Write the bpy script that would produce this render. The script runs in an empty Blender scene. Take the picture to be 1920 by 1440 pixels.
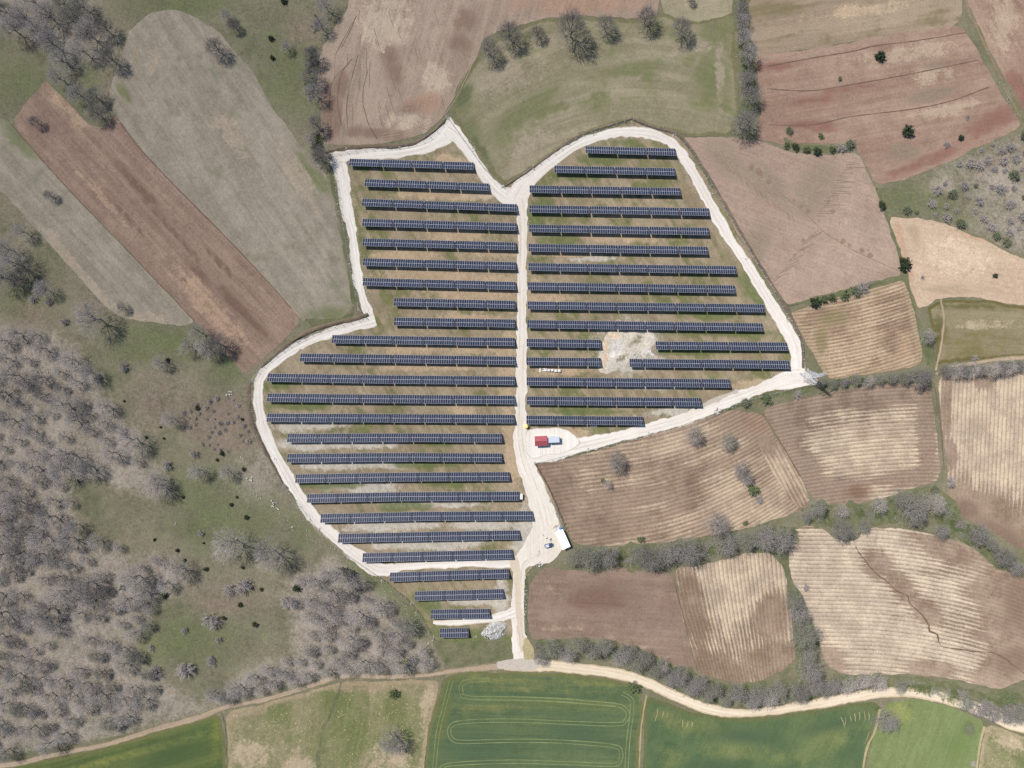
import bpy, math, random
import numpy as np
from mathutils import Vector, Matrix
from mathutils.geometry import delaunay_2d_cdt

# ------------------------------------------------------------------ scene, camera, light
SC = bpy.context.scene
COL = SC.collection
S = 0.26            # metres on the ground per photograph pixel
H = 370.0           # flying height
SHX, SHY = 0.60, -0.50    # shadow offset per metre of height

cam_d = bpy.data.cameras.new('camera')
cam_d.sensor_width = 36.0
cam_d.lens = 18.0 * H / (960 * S)
cam_d.clip_start = 1.0
cam_d.clip_end = 6000.0
cam = bpy.data.objects.new('camera', cam_d)
cam.location = (0, 0, H)
COL.objects.link(cam)
SC.camera = cam

sun_vec = Vector((-SHX, -SHY, 1.0)).normalized()
elev = math.asin(sun_vec.z)
azim = math.atan2(sun_vec.x, sun_vec.y)
world = bpy.data.worlds.new('World')
SC.world = world
world.use_nodes = True
wn = world.node_tree
sky = wn.nodes.new('ShaderNodeTexSky')
sky.sky_type = 'NISHITA'
sky.sun_disc = False
sky.sun_elevation = elev
sky.sun_rotation = azim
sky.altitude = 900
wn.links.new(sky.outputs[0], wn.nodes['Background'].inputs[0])
wn.nodes['Background'].inputs[1].default_value = 0.10
sun_d = bpy.data.lights.new('sun', 'SUN')
sun_d.energy = 4.2
sun_d.angle = math.radians(0.53)
sun_d.color = (1.0, 0.97, 0.925)
sun = bpy.data.objects.new('sun', sun_d)
sun.rotation_euler = sun_vec.to_track_quat('Z', 'Y').to_euler()
sun.location = (0, 0, 300)
COL.objects.link(sun)

SC.view_settings.view_transform = 'Standard'
SC.view_settings.look = 'None'
SC.view_settings.exposure = 0.76
SC.view_settings.gamma = 1.0
SC.view_settings.use_curve_mapping = False
SC.cycles.max_bounces = 4
SC.cycles.diffuse_bounces = 2
SC.cycles.glossy_bounces = 2
SC.cycles.transparent_max_bounces = 4
SC.cycles.use_denoising = False
SC.cycles.use_adaptive_sampling = False
SC.cycles.caustics_reflective = False
SC.cycles.caustics_refractive = False

RND = random.Random(7)
NPR = np.random.default_rng(11)

# ------------------------------------------------------------------ helpers
def W(px, py, z=0.0):
    """photograph pixel -> world point at height z"""
    if px < -40: px -= 140
    if px > 1960: px += 140
    if py < -40: py -= 140
    if py > 1480: py += 140
    k = S * (H - z) / H
    return ((px - 960) * k, (720 - py) * k)

KEXP = 1.62
def C(r, g, b):
    """surface colour whose sunlit display value is this sRGB value"""
    o = []
    for c in (r, g, b):
        c /= 255.0
        l = c / 12.92 if c <= 0.04045 else ((c + 0.055) / 1.055) ** 2.4
        o.append(min(0.85, l / KEXP))
    return (o[0], o[1], o[2], 1.0)

def vnoise(x, y, seed=0):
    """cheap smooth value noise in numpy"""
    x = np.asarray(x, float); y = np.asarray(y, float)
    xi = np.floor(x).astype(int); yi = np.floor(y).astype(int)
    xf = x - xi; yf = y - yi
    def h(a, b):
        n = (a * 374761393 + b * 668265263 + seed * 974711) & 0xffffffff
        n = ((n ^ (n >> 13)) * 1274126177) & 0xffffffff
        return ((n ^ (n >> 16)) & 0xffff) / 65535.0
    u = xf * xf * (3 - 2 * xf); v = yf * yf * (3 - 2 * yf)
    return (h(xi, yi) * (1 - u) + h(xi + 1, yi) * u) * (1 - v) + (h(xi, yi + 1) * (1 - u) + h(xi + 1, yi + 1) * u) * v

def tag(o, label=None, cat=None, group=None, kind=None):
    if label: o['label'] = label
    if cat: o['category'] = cat
    if group: o['group'] = group
    if kind: o['kind'] = kind
    return o

def new_obj(name, data, parent=None, loc=None):
    o = bpy.data.objects.new(name, data)
    COL.objects.link(o)
    if parent is not None: o.parent = parent
    if loc is not None: o.location = loc
    return o

def thing(name, label, cat, loc=(0, 0, 0), rotz=0.0, group=None):
    o = new_obj(name, None, None, loc)
    o.rotation_euler = (0, 0, rotz)
    o.empty_display_size = 0.5
    return tag(o, label, cat, group)

class MB:
    """collects geometry for one mesh"""
    def __init__(self):
        self.v = []; self.f = []; self.m = []
    def add(self, vs, fs, mi=0):
        b = len(self.v)
        self.v += [tuple(p) for p in vs]
        self.f += [tuple(b + i for i in f) for f in fs]
        self.m += [mi] * len(fs)
        return self
    def box(self, x0, x1, y0, y1, z0, z1, mi=0, M=None):
        vs = [(x0, y0, z0), (x1, y0, z0), (x1, y1, z0), (x0, y1, z0), (x0, y0, z1), (x1, y0, z1), (x1, y1, z1), (x0, y1, z1)]
        if M is not None: vs = [M @ Vector(p) for p in vs]
        return self.add(vs, [(3, 2, 1, 0), (4, 5, 6, 7), (0, 1, 5, 4), (1, 2, 6, 5), (2, 3, 7, 6), (3, 0, 4, 7)], mi)
    def bar(self, a, b, r0, r1=None, n=4, mi=0, cap=True):
        a = Vector(a); b = Vector(b); r1 = r0 if r1 is None else r1
        d = b - a
        if d.length < 1e-6: return self
        q = d.to_track_quat('Z', 'Y')
        vs = []
        for p, r in ((a, r0), (b, r1)):
            for i in range(n):
                t = 2 * math.pi * (i + .5) / n
                vs.append(p + q @ Vector((r * math.cos(t), r * math.sin(t), 0)))
        fs = [(i, (i + 1) % n, n + (i + 1) % n, n + i) for i in range(n)]
        if cap: fs += [tuple(range(n - 1, -1, -1)), tuple(range(n, 2 * n))]
        return self.add(vs, fs, mi)
    def lathe(self, prof, n=20, mi=0, cx=0, cy=0):
        vs = []; fs = []
        for r, z in prof:
            for i in range(n):
                t = 2 * math.pi * i / n
                vs.append((cx + r * math.cos(t), cy + r * math.sin(t), z))
        for k in range(len(prof) - 1):
            for i in range(n):
                j = (i + 1) % n
                fs.append((k * n + i, k * n + j, (k + 1) * n + j, (k + 1) * n + i))
        fs.append(tuple(range((len(prof) - 1) * n, len(prof) * n)))
        return self.add(vs, fs, mi)
    def mesh(self, name, mats, smooth=False):
        me = bpy.data.meshes.new(name)
        me.from_pydata(self.v, [], self.f)
        if not isinstance(mats, (list, tuple)): mats = [mats]
        for m in mats: me.materials.append(m)
        if len(mats) > 1: me.polygons.foreach_set('material_index', self.m)
        if smooth: me.polygons.foreach_set('use_smooth', [True] * len(self.f))
        me.update()
        return me
    def build(self, name, mats, parent=None, smooth=False, loc=None):
        return new_obj(name, self.mesh(name, mats, smooth), parent, loc)

# ------------------------------------------------------------------ material building
class NT:
    def __init__(self, name):
        self.mat = bpy.data.materials.new(name)
        self.mat.use_nodes = True
        self.t = self.mat.node_tree
        self.t.nodes.clear()
        self.out = self.t.nodes.new('ShaderNodeOutputMaterial')
        self.P = self.t.nodes.new('ShaderNodeNewGeometry').outputs['Position']
    def link(self, a, b):
        if hasattr(a, 'links'): self.t.links.new(a, b)
        else: b.default_value = a
    def math(self, op, a, b=0.0, c=0.0, clamp=False):
        n = self.t.nodes.new('ShaderNodeMath'); n.operation = op; n.use_clamp = clamp
        self.link(a, n.inputs[0]); self.link(b, n.inputs[1]); self.link(c, n.inputs[2])
        return n.outputs[0]
    def ma(self, a, m, c):
        return self.math('MULTIPLY_ADD', a, m, c)
    def attr(self, name):
        n = self.t.nodes.new('ShaderNodeAttribute'); n.attribute_name = name
        s = self.t.nodes.new('ShaderNodeSeparateXYZ'); self.t.links.new(n.outputs['Vector'], s.inputs[0])
        return n.outputs['Vector'], s.outputs
    def vscale(self, v, sc):
        n = self.t.nodes.new('ShaderNodeVectorMath'); n.operation = 'MULTIPLY'
        self.t.links.new(v, n.inputs[0]); n.inputs[1].default_value = sc
        return n.outputs[0]
    def noise(self, v, scale, detail=2.0, rough=0.55, off=0.0):
        n = self.t.nodes.new('ShaderNodeTexNoise'); n.noise_dimensions = '3D' if off == 0 else '4D'
        self.t.links.new(v, n.inputs['Vector'])
        n.inputs['Scale'].default_value = scale; n.inputs['Detail'].default_value = detail
        n.inputs['Roughness'].default_value = rough
        if off != 0: n.inputs['W'].default_value = off
        return n.outputs[0]
    def smooth(self, v, lo, hi):
        n = self.t.nodes.new('ShaderNodeMapRange'); n.interpolation_type = 'SMOOTHSTEP'
        self.link(v, n.inputs['Value']); n.inputs['From Min'].default_value = lo; n.inputs['From Max'].default_value = hi
        return n.outputs[0]
    def mix(self, f, a, b, mode='MIX'):
        n = self.t.nodes.new('ShaderNodeMix'); n.data_type = 'RGBA'; n.blend_type = mode
        self.link(f, n.inputs[0]); self.link(a, n.inputs[6]); self.link(b, n.inputs[7])
        return n.outputs[2]
    def bump(self, h, strength, dist):
        n = self.t.nodes.new('ShaderNodeBump'); n.inputs['Strength'].default_value = strength; n.inputs['Distance'].default_value = dist
        self.t.links.new(h, n.inputs['Height'])
        return n.outputs[0]
    def diffuse(self, col, normal=None):
        n = self.t.nodes.new('ShaderNodeBsdfDiffuse'); n.inputs['Roughness'].default_value = 0.6
        self.link(col, n.inputs[0])
        if normal is not None: self.t.links.new(normal, n.inputs['Normal'])
        self.t.links.new(n.outputs[0], self.out.inputs[0])
        return self.mat

def ground_mat(name, A, B, mid=0.10, streak=None, sk=0.8, G=None, gthr=0.56, stripe=None, P1=None, P2=None, P3=None,
               edge=None, grain=0.55, speck=None, bump=0.5, big=0.018, contrast=0.16, psoft=0.16, fine=1.0, pk=1.0, ruts=None):
    """A,B base colours; streak=(su,sv) stretched noise along the field; stripe=(spacing, dark, light, bias, k) furrows;
       P1..P3 patch colours driven by the sheet's patch attribute; edge=(width, colour); speck=(colour, threshold)"""
    t = NT(name); P = t.P
    uvv, uv = t.attr('fuv')
    ppv, pp = t.attr('pp')
    seed = (hash_str(name) % 97) * 1.37 + 0.5
    nb = t.noise(P, big, 3, 0.55, seed)
    nm = t.noise(P, mid, 5, 0.62, seed)
    nf = t.noise(P, 1.1, 4, 0.75, seed)
    x = t.ma(nb, 0.55, t.math('MULTIPLY', nm, 0.45))
    st = None
    if streak:
        st = t.noise(t.vscale(uvv, (streak[0], streak[1], 0.0)), 1.0, 4, 0.6, seed)
        x = t.ma(t.math('SUBTRACT', st, 0.5), sk, x)
        st2 = t.noise(t.vscale(uvv, (max(0.75, streak[0] * 3.0), 0.035, 0.0)), 1.0, 3, 0.7, seed + 2)
    col = t.mix(t.smooth(x, 0.5 - contrast, 0.5 + contrast), A, B)
    if G:
        ng = t.noise(P, mid * 0.55, 5, 0.66, seed + 3.3)
        gx = ng if st is None else t.ma(t.math('SUBTRACT', st, 0.5), 0.5, ng)
        gx = t.ma(t.math('SUBTRACT', nf, 0.5), 0.25, gx)
        col = t.mix(t.smooth(gx, gthr - 0.06, gthr + 0.10), col, G)
    hgt = nf
    if stripe:
        sp, dark, light, bias, k = stripe
        wob = t.ma(t.math('SUBTRACT', nm, 0.5), 0.45, t.math('DIVIDE', uv[0], sp))
        tri = t.math('PINGPONG', wob, 0.5)
        tri = t.math('MULTIPLY', tri, 2.0)
        stn = t.noise(t.vscale(uvv, (0.16, 0.030, 0.0)), 1.0, 5, 0.68, seed + 5)
        dry = t.ma(t.math('SUBTRACT', stn, 0.5), k * 1.35, bias - 0.02)
        dry = t.ma(t.math('SUBTRACT', nb, 0.5), k * 1.0, dry)
        sf = t.noise(t.vscale(uvv, (0.9 / sp, 0.045, 0.0)), 1.0, 4, 0.7, seed + 6)
        dry = t.ma(t.math('SUBTRACT', sf, 0.5), 1.1, dry)
        dry = t.ma(t.math('SUBTRACT', nf, 0.5), 0.40, dry)
        dry = t.ma(pp[0], -1.6, dry)
        dry = t.math('ADD', dry, pp[1])
        dry = t.ma(tri, 0.56, t.math('MINIMUM', dry, 0.36))
        dm = t.smooth(dry, 0.26, 0.66)
        dcol = t.mix(t.smooth(x, 0.4, 0.62), dark, col)
        lcol = t.mix(t.smooth(t.ma(t.math('SUBTRACT', stn, 0.5), 0.8, nm), 0.38, 0.64), t.mix(0.25, A, B), light)
        col = t.mix(dm, dcol, lcol)
        hgt = t.ma(tri, 1.6, nf)
    n3 = t.noise(P, 0.33, 4, 0.65, seed + 1.7)
    pn = t.ma(t.math('SUBTRACT', nm, 0.5), 1.3, t.math('MULTIPLY', t.math('SUBTRACT', nf, 0.5), 0.7))
    pn = t.ma(t.math('SUBTRACT', n3, 0.5), 0.8, pn)
    if st is not None: pn = t.ma(t.math('SUBTRACT', st, 0.5), 0.9, pn)
    for i, pc in enumerate((P1, P2, P3)):
        if pc and not (stripe and i < 2):
            f = t.smooth(t.ma(t.math('MINIMUM', t.math('MULTIPLY', pp[i], 4.0), 1.0), pn, t.math('MULTIPLY', pp[i], pk)), 0.46 - psoft, 0.46 + psoft * 1.6)
            col = t.mix(t.math('MULTIPLY', f, 0.85), col, pc)
        elif pc:
            pass
    if ruts:
        off = t.ma(t.math('SUBTRACT', nm, 0.5), 1.6, uv[0])
        rm = t.smooth(t.math('ABSOLUTE', t.math('SUBTRACT', t.math('ABSOLUTE', off), 0.95)), 0.55, 0.05)
        rm = t.math('MULTIPLY', rm, t.smooth(t.noise(t.vscale(uvv, (0.3, 0.05, 0.0)), 1.0, 3, 0.6, seed + 8), 0.38, 0.62))
        col = t.mix(t.math('MULTIPLY', rm, ruts[0]), col, ruts[1])
    if edge:
        ed = t.ma(t.math('SUBTRACT', nm, 0.5), edge[0] * 2.2, uv[2])
        ed = t.ma(t.math('SUBTRACT', nf, 0.5), edge[0] * 0.8, ed)
        col = t.mix(t.smooth(ed, edge[0] * 1.25, edge[0] * 0.55), col, edge[1])
    if speck:
        sn = t.noise(P, 1.9, 2, 0.5, seed + 9)
        sm = t.ma(t.math('SUBTRACT', nm, 0.5), 0.16, sn)
        col = t.mix(t.smooth(sm, speck[1], speck[1] + 0.05), col, speck[0])
    if grain:
        g = t.ma(t.math('SUBTRACT', nf, 0.5), grain * 2.0, 1.0)
        g2 = t.ma(t.math('SUBTRACT', nm, 0.5), grain * 0.7, g)
        g2 = t.ma(t.math('SUBTRACT', n3, 0.5), grain * 0.8, g2)
        if streak: g2 = t.ma(t.math('SUBTRACT', st2, 0.5), 0.42 * fine, g2)
        gc = t.t.nodes.new('ShaderNodeCombineXYZ')
        for i in range(3): t.link(g2, gc.inputs[i])
        col = t.mix(1.0, col, gc.outputs[0], 'MULTIPLY')
    nrm = t.bump(hgt, bump, 0.30) if bump else None
    return t.diffuse(col, nrm)

def hash_str(s):
    h = 7
    for ch in s: h = (h * 31 + ord(ch)) % 1000003
    return h

def simple_mat(name, col, rough=0.6, metal=0.0, spec=0.3, var=0.0, scale=2.0):
    m = bpy.data.materials.new(name); m.use_nodes = True
    t = m.node_tree; b = t.nodes['Principled BSDF']
    b.inputs['Base Color'].default_value = col
    b.inputs['Roughness'].default_value = rough; b.inputs['Metallic'].default_value = metal
    b.inputs['Specular IOR Level'].default_value = spec
    if var:
        tc = t.nodes.new('ShaderNodeNewGeometry')
        n = t.nodes.new('ShaderNodeTexNoise'); n.inputs['Scale'].default_value = scale; n.inputs['Detail'].default_value = 4
        t.links.new(tc.outputs['Position'], n.inputs['Vector'])
        mr = t.nodes.new('ShaderNodeMapRange'); mr.inputs['To Min'].default_value = 1 - var; mr.inputs['To Max'].default_value = 1 + var
        mr.inputs['From Min'].default_value = 0.3; mr.inputs['From Max'].default_value = 0.7
        t.links.new(n.outputs[0], mr.inputs['Value'])
        mx = t.nodes.new('ShaderNodeMix'); mx.data_type = 'RGBA'; mx.blend_type = 'MULTIPLY'
        mx.inputs[0].default_value = 1.0; mx.inputs[6].default_value = col
        cb = t.nodes.new('ShaderNodeCombineXYZ')
        for i in range(3): t.links.new(mr.outputs[0], cb.inputs[i])
        t.links.new(cb.outputs[0], mx.inputs[7]); t.links.new(mx.outputs[2], b.inputs['Base Color'])
    return m

# ------------------------------------------------------------------ sheets of ground
def chaikin(p, n):
    for _ in range(n):
        q = np.roll(p, -1, axis=0)
        p = np.stack([0.88 * p + 0.12 * q, 0.12 * p + 0.88 * q], 1).reshape(-1, 2)
    return p

def resample_closed(p, step):
    q = np.vstack([p, p[:1]])
    L = np.hypot(*(q[1:] - q[:-1]).T); s = np.concatenate([[0], np.cumsum(L)])
    n = max(8, int(s[-1] / step)); t = np.linspace(0, s[-1], n, endpoint=False)
    return np.stack([np.interp(t, s, q[:, 0]), np.interp(t, s, q[:, 1])], 1)

def inside(poly, pts):
    x, y = pts[:, 0], pts[:, 1]; r = np.zeros(len(pts), bool)
    px, py = poly[:, 0], poly[:, 1]; qx, qy = np.roll(px, -1), np.roll(py, -1)
    for a, b, c, d in zip(px, py, qx, qy):
        if b == d: continue
        m = ((b > y) != (d > y)) & (x < (c - a) * (y - b) / (d - b) + a)
        r ^= m
    return r

def seg_dist(pts, A, B):
    out = np.full(len(pts), 1e9)
    for a, b in zip(A, B):
        ab = b - a; l2 = ab @ ab + 1e-9
        t = np.clip(((pts - a) @ ab) / l2, 0, 1)
        d = np.hypot(pts[:, 0] - a[0] - t * ab[0], pts[:, 1] - a[1] - t * ab[1])
        out = np.minimum(out, d)
    return out

def patch_vals(pts, spec):
    """spec: list of (px,py,rx,ry,angle_deg) ellipses or ('line',[(px,py)..],width_px)"""
    v = np.zeros(len(pts))
    for e in spec:
        if e[0] == 'line':
            q = np.array([W(*a) for a in e[1]])
            d = seg_dist(pts, q[:-1], q[1:]) / (e[2] * S)
        elif e[0] == 'poly':
            q = np.array([W(*a) for a in e[1]])
            sd = seg_dist(pts, q, np.roll(q, -1, 0)) * np.where(inside(q, pts), 1, -1)
            v = np.maximum(v, e[3] * np.clip(0.5 + sd / (2 * e[2] * S), 0, 1)); continue
        else:
            cx, cy = W(e[0], e[1]); a = math.radians(e[4] if len(e) > 4 else 0)
            dx, dy = pts[:, 0] - cx, -(pts[:, 1] - cy)
            u = (dx * math.cos(a) + dy * math.sin(a)) / (e[2] * S); w = (-dx * math.sin(a) + dy * math.cos(a)) / (e[3] * S)
            d = np.hypot(u, w)
        v = np.maximum(v, (1.0 if e[0] == 'line' else 0.78) * np.exp(-0.62 * d * d))
    return v

def sheet(name, poly, mat, z, ufun=None, patches=(), spacing=2.4, jit=0.35, smooth=1, label=None, relief=0.0, kind='structure'):
    p = np.array([W(a, b, z) for a, b in poly], float)
    if smooth: p = chaikin(p, smooth)
    p = resample_closed(p, 1.3)
    nx = np.roll(p, -1, 0) - np.roll(p, 1, 0)
    nx /= (np.hypot(nx[:, 0], nx[:, 1])[:, None] + 1e-9)
    sd = hash_str(name + str(poly[0])) % 1000
    j = (vnoise(p[:, 0] * 0.45, p[:, 1] * 0.45, sd) - .5) * 2 * jit + (vnoise(p[:, 0] * 0.12, p[:, 1] * 0.12, sd + 5) - .5) * 3 * jit
    p = p + np.stack([-nx[:, 1], nx[:, 0]], 1) * j[:, None]
    lo, hi = p.min(0), p.max(0)
    xs = np.arange(lo[0], hi[0], spacing); ys = np.arange(lo[1], hi[1], spacing)
    gx, gy = np.meshgrid(xs, ys)
    gx = gx + (np.arange(len(ys))[:, None] % 2) * spacing * .5
    g = np.stack([gx.ravel(), gy.ravel()], 1)
    g = g + NPR.uniform(-.2, .2, g.shape) * spacing
    g = g[inside(p, g)]
    dg = seg_dist(g, p, np.roll(p, -1, 0)) if len(g) else np.zeros(0)
    k = dg > spacing * .45
    g, dg = g[k], dg[k]
    allp = np.vstack([p, g]); n = len(p)
    co, ed, fa, ov, oe, of = delaunay_2d_cdt([Vector(a) for a in allp], [(i, (i + 1) % n) for i in range(n)], [], 1, 1e-5)
    co = np.array([(c.x, c.y) for c in co])
    # attributes
    if len(co) == len(allp):
        d = np.concatenate([np.zeros(n), dg])
    else:
        d = seg_dist(co, p, np.roll(p, -1, 0))
    px = co[:, 0] / S + 960; py = 720 - co[:, 1] / S
    if ufun is None: u, v = px, py
    else: u, v = ufun(px, py)
    fuv = np.stack([u * S, v * S, d], 1)
    pl = list(patches) + [[]] * 3
    pp = np.stack([patch_vals(co, pl[i]) for i in range(3)], 1)
    zz = np.full(len(co), z)
    if relief:
        zz = zz + relief * np.clip(d / 3.0, 0, 1) * (vnoise(co[:, 0] * .22, co[:, 1] * .22, sd + 2) + 0.5 * vnoise(co[:, 0] * .6, co[:, 1] * .6, sd + 3))
    me = bpy.data.meshes.new(name)
    me.from_pydata(np.column_stack([co, zz]).tolist(), [], fa)
    if len(me.polygons) and me.polygons[0].normal.z < 0: me.flip_normals()
    for nm, ar in (('fuv', fuv), ('pp', pp)):
        a = me.attributes.new(nm, 'FLOAT_VECTOR', 'POINT'); a.data.foreach_set('vector', ar.astype(np.float32).ravel())
    me.materials.append(mat)
    if relief: me.polygons.foreach_set('use_smooth', [True] * len(me.polygons))
    o = new_obj(name, me)
    tag(o, label, None, None, kind)
    return o

def catmull(pts, step):
    P = np.array(pts, float)
    P = np.vstack([2 * P[0] - P[1], P, 2 * P[-1] - P[-2]])
    out = []
    for i in range(1, len(P) - 2):
        a, b, c, d = P[i - 1:i + 3]
        n = max(1, int(np.hypot(*(c - b)[:2]) / step))
        for k in range(n):
            t = k / n
            out.append(0.5 * ((2 * b) + (c - a) * t + (2 * a - 5 * b + 4 * c - d) * t * t + (-a + 3 * b - 3 * c + d) * t ** 3))
    out.append(P[-2])
    return np.array(out)

def ribbon(name, pts, mat, z, jit=0.4, prof=None, step=1.3, label=None, kind='structure', wnoise=0.0):
    """pts (px,py,width_px); prof = list of (across -1..1, height) for banks and ditches"""
    q = []
    for a, b, w in pts:
        x, y = W(a, b, z); q.append((x, y, w * S))
    c = catmull(q, step)
    tx = np.gradient(c[:, 0]); ty = np.gradient(c[:, 1]); L = np.hypot(tx, ty) + 1e-9
    nx, ny = -ty / L, tx / L
    prof = prof or [(-1, 0), (-.5, 0), (0, 0), (.5, 0), (1, 0)]
    sd = hash_str(name + str(pts[0])) % 1000
    s = np.concatenate([[0], np.cumsum(np.hypot(np.diff(c[:, 0]), np.diff(c[:, 1])))])
    jl = (vnoise(s * .5, s * 0 + 1.5, sd) - .5) * 2 * jit + (vnoise(s * .13, s * 0 + 7.5, sd) - .5) * 2 * jit
    jr = (vnoise(s * .5, s * 0 + 3.5, sd) - .5) * 2 * jit + (vnoise(s * .13, s * 0 + 9.5, sd) - .5) * 2 * jit
    wf = 1 + wnoise * (vnoise(s * .25, s * 0 + 4.5, sd + 1) - .5) * 2
    vs = []; fuv = []
    m = len(prof)
    for i in range(len(c)):
        hw = c[i, 2] * .5 * wf[i]
        for a, hgt in prof:
            off = a * hw + (jl[i] * max(0, -a) + jr[i] * max(0, a)) * (1 if abs(a) > .9 else .5)
            vs.append((c[i, 0] + nx[i] * off, c[i, 1] + ny[i] * off, z + hgt * (0.7 + 0.6 * vnoise(s[i] * .4, a * 2 + 9, sd))))
            fuv.append((a * hw, s[i], hw * (1 - abs(a))))
    fs = [(i * m + k, (i + 1) * m + k, (i + 1) * m + k + 1, i * m + k + 1) for i in range(len(c) - 1) for k in range(m - 1)]
    me = bpy.data.meshes.new(name); me.from_pydata(vs, [], fs)
    if me.polygons[0].normal.z < 0: me.flip_normals()
    a = me.attributes.new('fuv', 'FLOAT_VECTOR', 'POINT'); a.data.foreach_set('vector', np.array(fuv, np.float32).ravel())
    a = me.attributes.new('pp', 'FLOAT_VECTOR', 'POINT'); a.data.foreach_set('vector', np.zeros(len(vs) * 3, np.float32))
    me.materials.append(mat)
    if prof[len(prof) // 2][1] != 0: me.polygons.foreach_set('use_smooth', [True] * len(me.polygons))
    o = new_obj(name, me)
    return tag(o, label, None, None, kind)

def lin(angle):
    """field coordinates with furrows running along this image angle (degrees, clockwise from right)"""
    a = math.radians(angle); ca, sa = math.cos(a), math.sin(a)
    return lambda x, y: (-x * sa + y * ca, x * ca + y * sa)

# ------------------------------------------------------------------ the ground
M = {}
M['heath'] = ground_mat('heath_grass', C(117, 114, 89), C(131, 124, 102), mid=0.07, G=C(107, 109, 81), gthr=0.57, speck=(C(168, 158, 132), 0.70), grain=0.62)
base = bpy.data.meshes.new('ground')
base.from_pydata([(-3000, -3000, 0), (3000, -3000, 0), (3000, 3000, 0), (-3000, 3000, 0)], [], [(0, 1, 2, 3)])
base.materials.append(M['heath'])
tag(new_obj('ground', base), 'rough green and brown grassland under everything', kind='structure')

M['grassland'] = ground_mat('grassland', C(124, 119, 96), C(139, 130, 111), mid=0.06, G=C(112, 113, 86), gthr=0.57, P1=C(164, 152, 138), P2=C(107, 114, 77), P3=C(138, 122, 107), speck=(C(168, 158, 136), 0.69), grain=0.85, psoft=0.34)
M['meadow_l'] = ground_mat('meadow_left', C(147, 137, 120), C(161, 150, 133), streak=(0.16, 0.012), sk=1.5, G=C(136, 131, 110), gthr=0.60, P1=C(118, 121, 86), P2=C(166, 152, 132), speck=(C(190, 180, 160), 0.71))
M['plough_l'] = ground_mat('plough_left', C(143, 120, 105), C(155, 132, 115), streak=(0.30, 0.012), sk=1.2, P1=C(118, 94, 82), P2=C(174, 148, 124), speck=(C(112, 90, 78), 0.69), grain=0.6, bump=0.8)
M['plough_n'] = ground_mat('plough_north', C(158, 139, 122), C(172, 153, 135), streak=(0.22, 0.012), sk=1.2, P1=C(136, 112, 98), P2=C(190, 172, 150), P3=C(168, 138, 118), speck=(C(138, 118, 102), 0.70), bump=0.8)
M['meadow_n'] = ground_mat('meadow_north', C(143, 134, 108), C(156, 146, 121), streak=(0.17, 0.006), sk=1.9, G=C(127, 126, 91), gthr=0.57, P1=C(118, 119, 84), P2=C(160, 147, 126), P3=C(100, 105, 74), edge=(1.6, C(122, 118, 86)), speck=(C(186, 176, 150), 0.72))
M['beige_ne'] = ground_mat('fallow_beige', C(158, 148, 122), C(172, 160, 134), streak=(0.1, 0.01), G=C(124, 120, 86), gthr=0.57)
M['tan_e'] = ground_mat('tan_field', C(168, 150, 127), C(154, 136, 115), streak=(0.14, 0.010), sk=1.1, G=C(136, 123, 97), gthr=0.60, P1=C(128, 116, 86), P2=C(192, 170, 140), speck=(C(132, 116, 90), 0.70))
M['red_e'] = ground_mat('red_field', C(153, 126, 109), C(165, 140, 122), streak=(0.16, 0.010), sk=1.2, P1=C(138, 101, 88), P2=C(178, 158, 136), P3=C(140, 124, 106), speck=(C(124, 98, 84), 0.70), bump=0.7)
M['pink_e'] = ground_mat('pink_field', C(164, 141, 124), C(173, 151, 133), streak=(0.10, 0.03), sk=0.6, P1=C(148, 132, 113), P2=C(138, 118, 100), speck=(C(206, 186, 164), 0.72), bump=0.6)
M['sandy'] = ground_mat('sandy_field', C(198, 174, 149), C(188, 163, 139), streak=(0.12, 0.02), sk=0.5, P1=C(184, 152, 126), P2=C(206, 184, 158), P3=C(174, 153, 128), speck=(C(150, 132, 106), 0.71))
M['fallow_e'] = ground_mat('fallow_green', C(146, 134, 106), C(136, 124, 98), streak=(0.12, 0.012), sk=1.0, G=C(126, 118, 82), gthr=0.56, P1=C(100, 96, 60), P2=C(176, 162, 134), edge=(1.5, C(108, 100, 64)))
ST_D, ST_L = C(142, 119, 103), C(206, 184, 158)
M['stripe_s'] = ground_mat('furrow_small', C(190, 166, 138), C(172, 146, 120), stripe=(1.75, C(144, 122, 102), C(192, 170, 142), 0.26, 1.0), P3=C(138, 126, 92), bump=0.8, edge=(2.5, C(168, 146, 120)))
M['stripe_d'] = ground_mat('furrow_dark', C(190, 170, 147), C(144, 122, 106), stripe=(1.85, C(129, 110, 95), C(203, 184, 157), 0.16, 1.25), P3=C(126, 100, 80), bump=0.8)
M['stripe_v'] = ground_mat('furrow_upright', C(192, 173, 150), C(148, 126, 110), stripe=(2.0, C(138, 117, 99), C(203, 184, 157), 0.30, 0.9), P3=C(130, 108, 94), bump=0.8)
M['stripe_big'] = ground_mat('furrow_wide', C(178, 156, 134), C(154, 132, 114), stripe=(2.0, C(136, 115, 98), C(190, 170, 144), 0.12, 1.1), P3=C(150, 124, 106), bump=0.8)
M['stripe_pale'] = ground_mat('furrow_pale', C(192, 176, 155), C(164, 142, 122), stripe=(1.95, C(140, 118, 101), C(204, 187, 162), 0.34, 0.8), P3=C(132, 110, 94), bump=0.8)
M['soil_dark'] = ground_mat('soil_dark', C(138, 117, 102), C(150, 129, 113), streak=(0.25, 0.02), sk=0.9, P1=C(168, 146, 124), P2=C(122, 98, 84), speck=(C(184, 164, 140), 0.73), bump=0.6)
M['wheat'] = ground_mat('wheat_dark', C(88, 103, 74), C(99, 111, 77), streak=(0.40, 0.008), sk=1.6, fine=1.3, P1=C(126, 124, 78), P2=C(76, 95, 72), P3=C(106, 110, 68), edge=(1.8, C(112, 113, 74)), grain=0.42, psoft=0.4)
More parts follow.
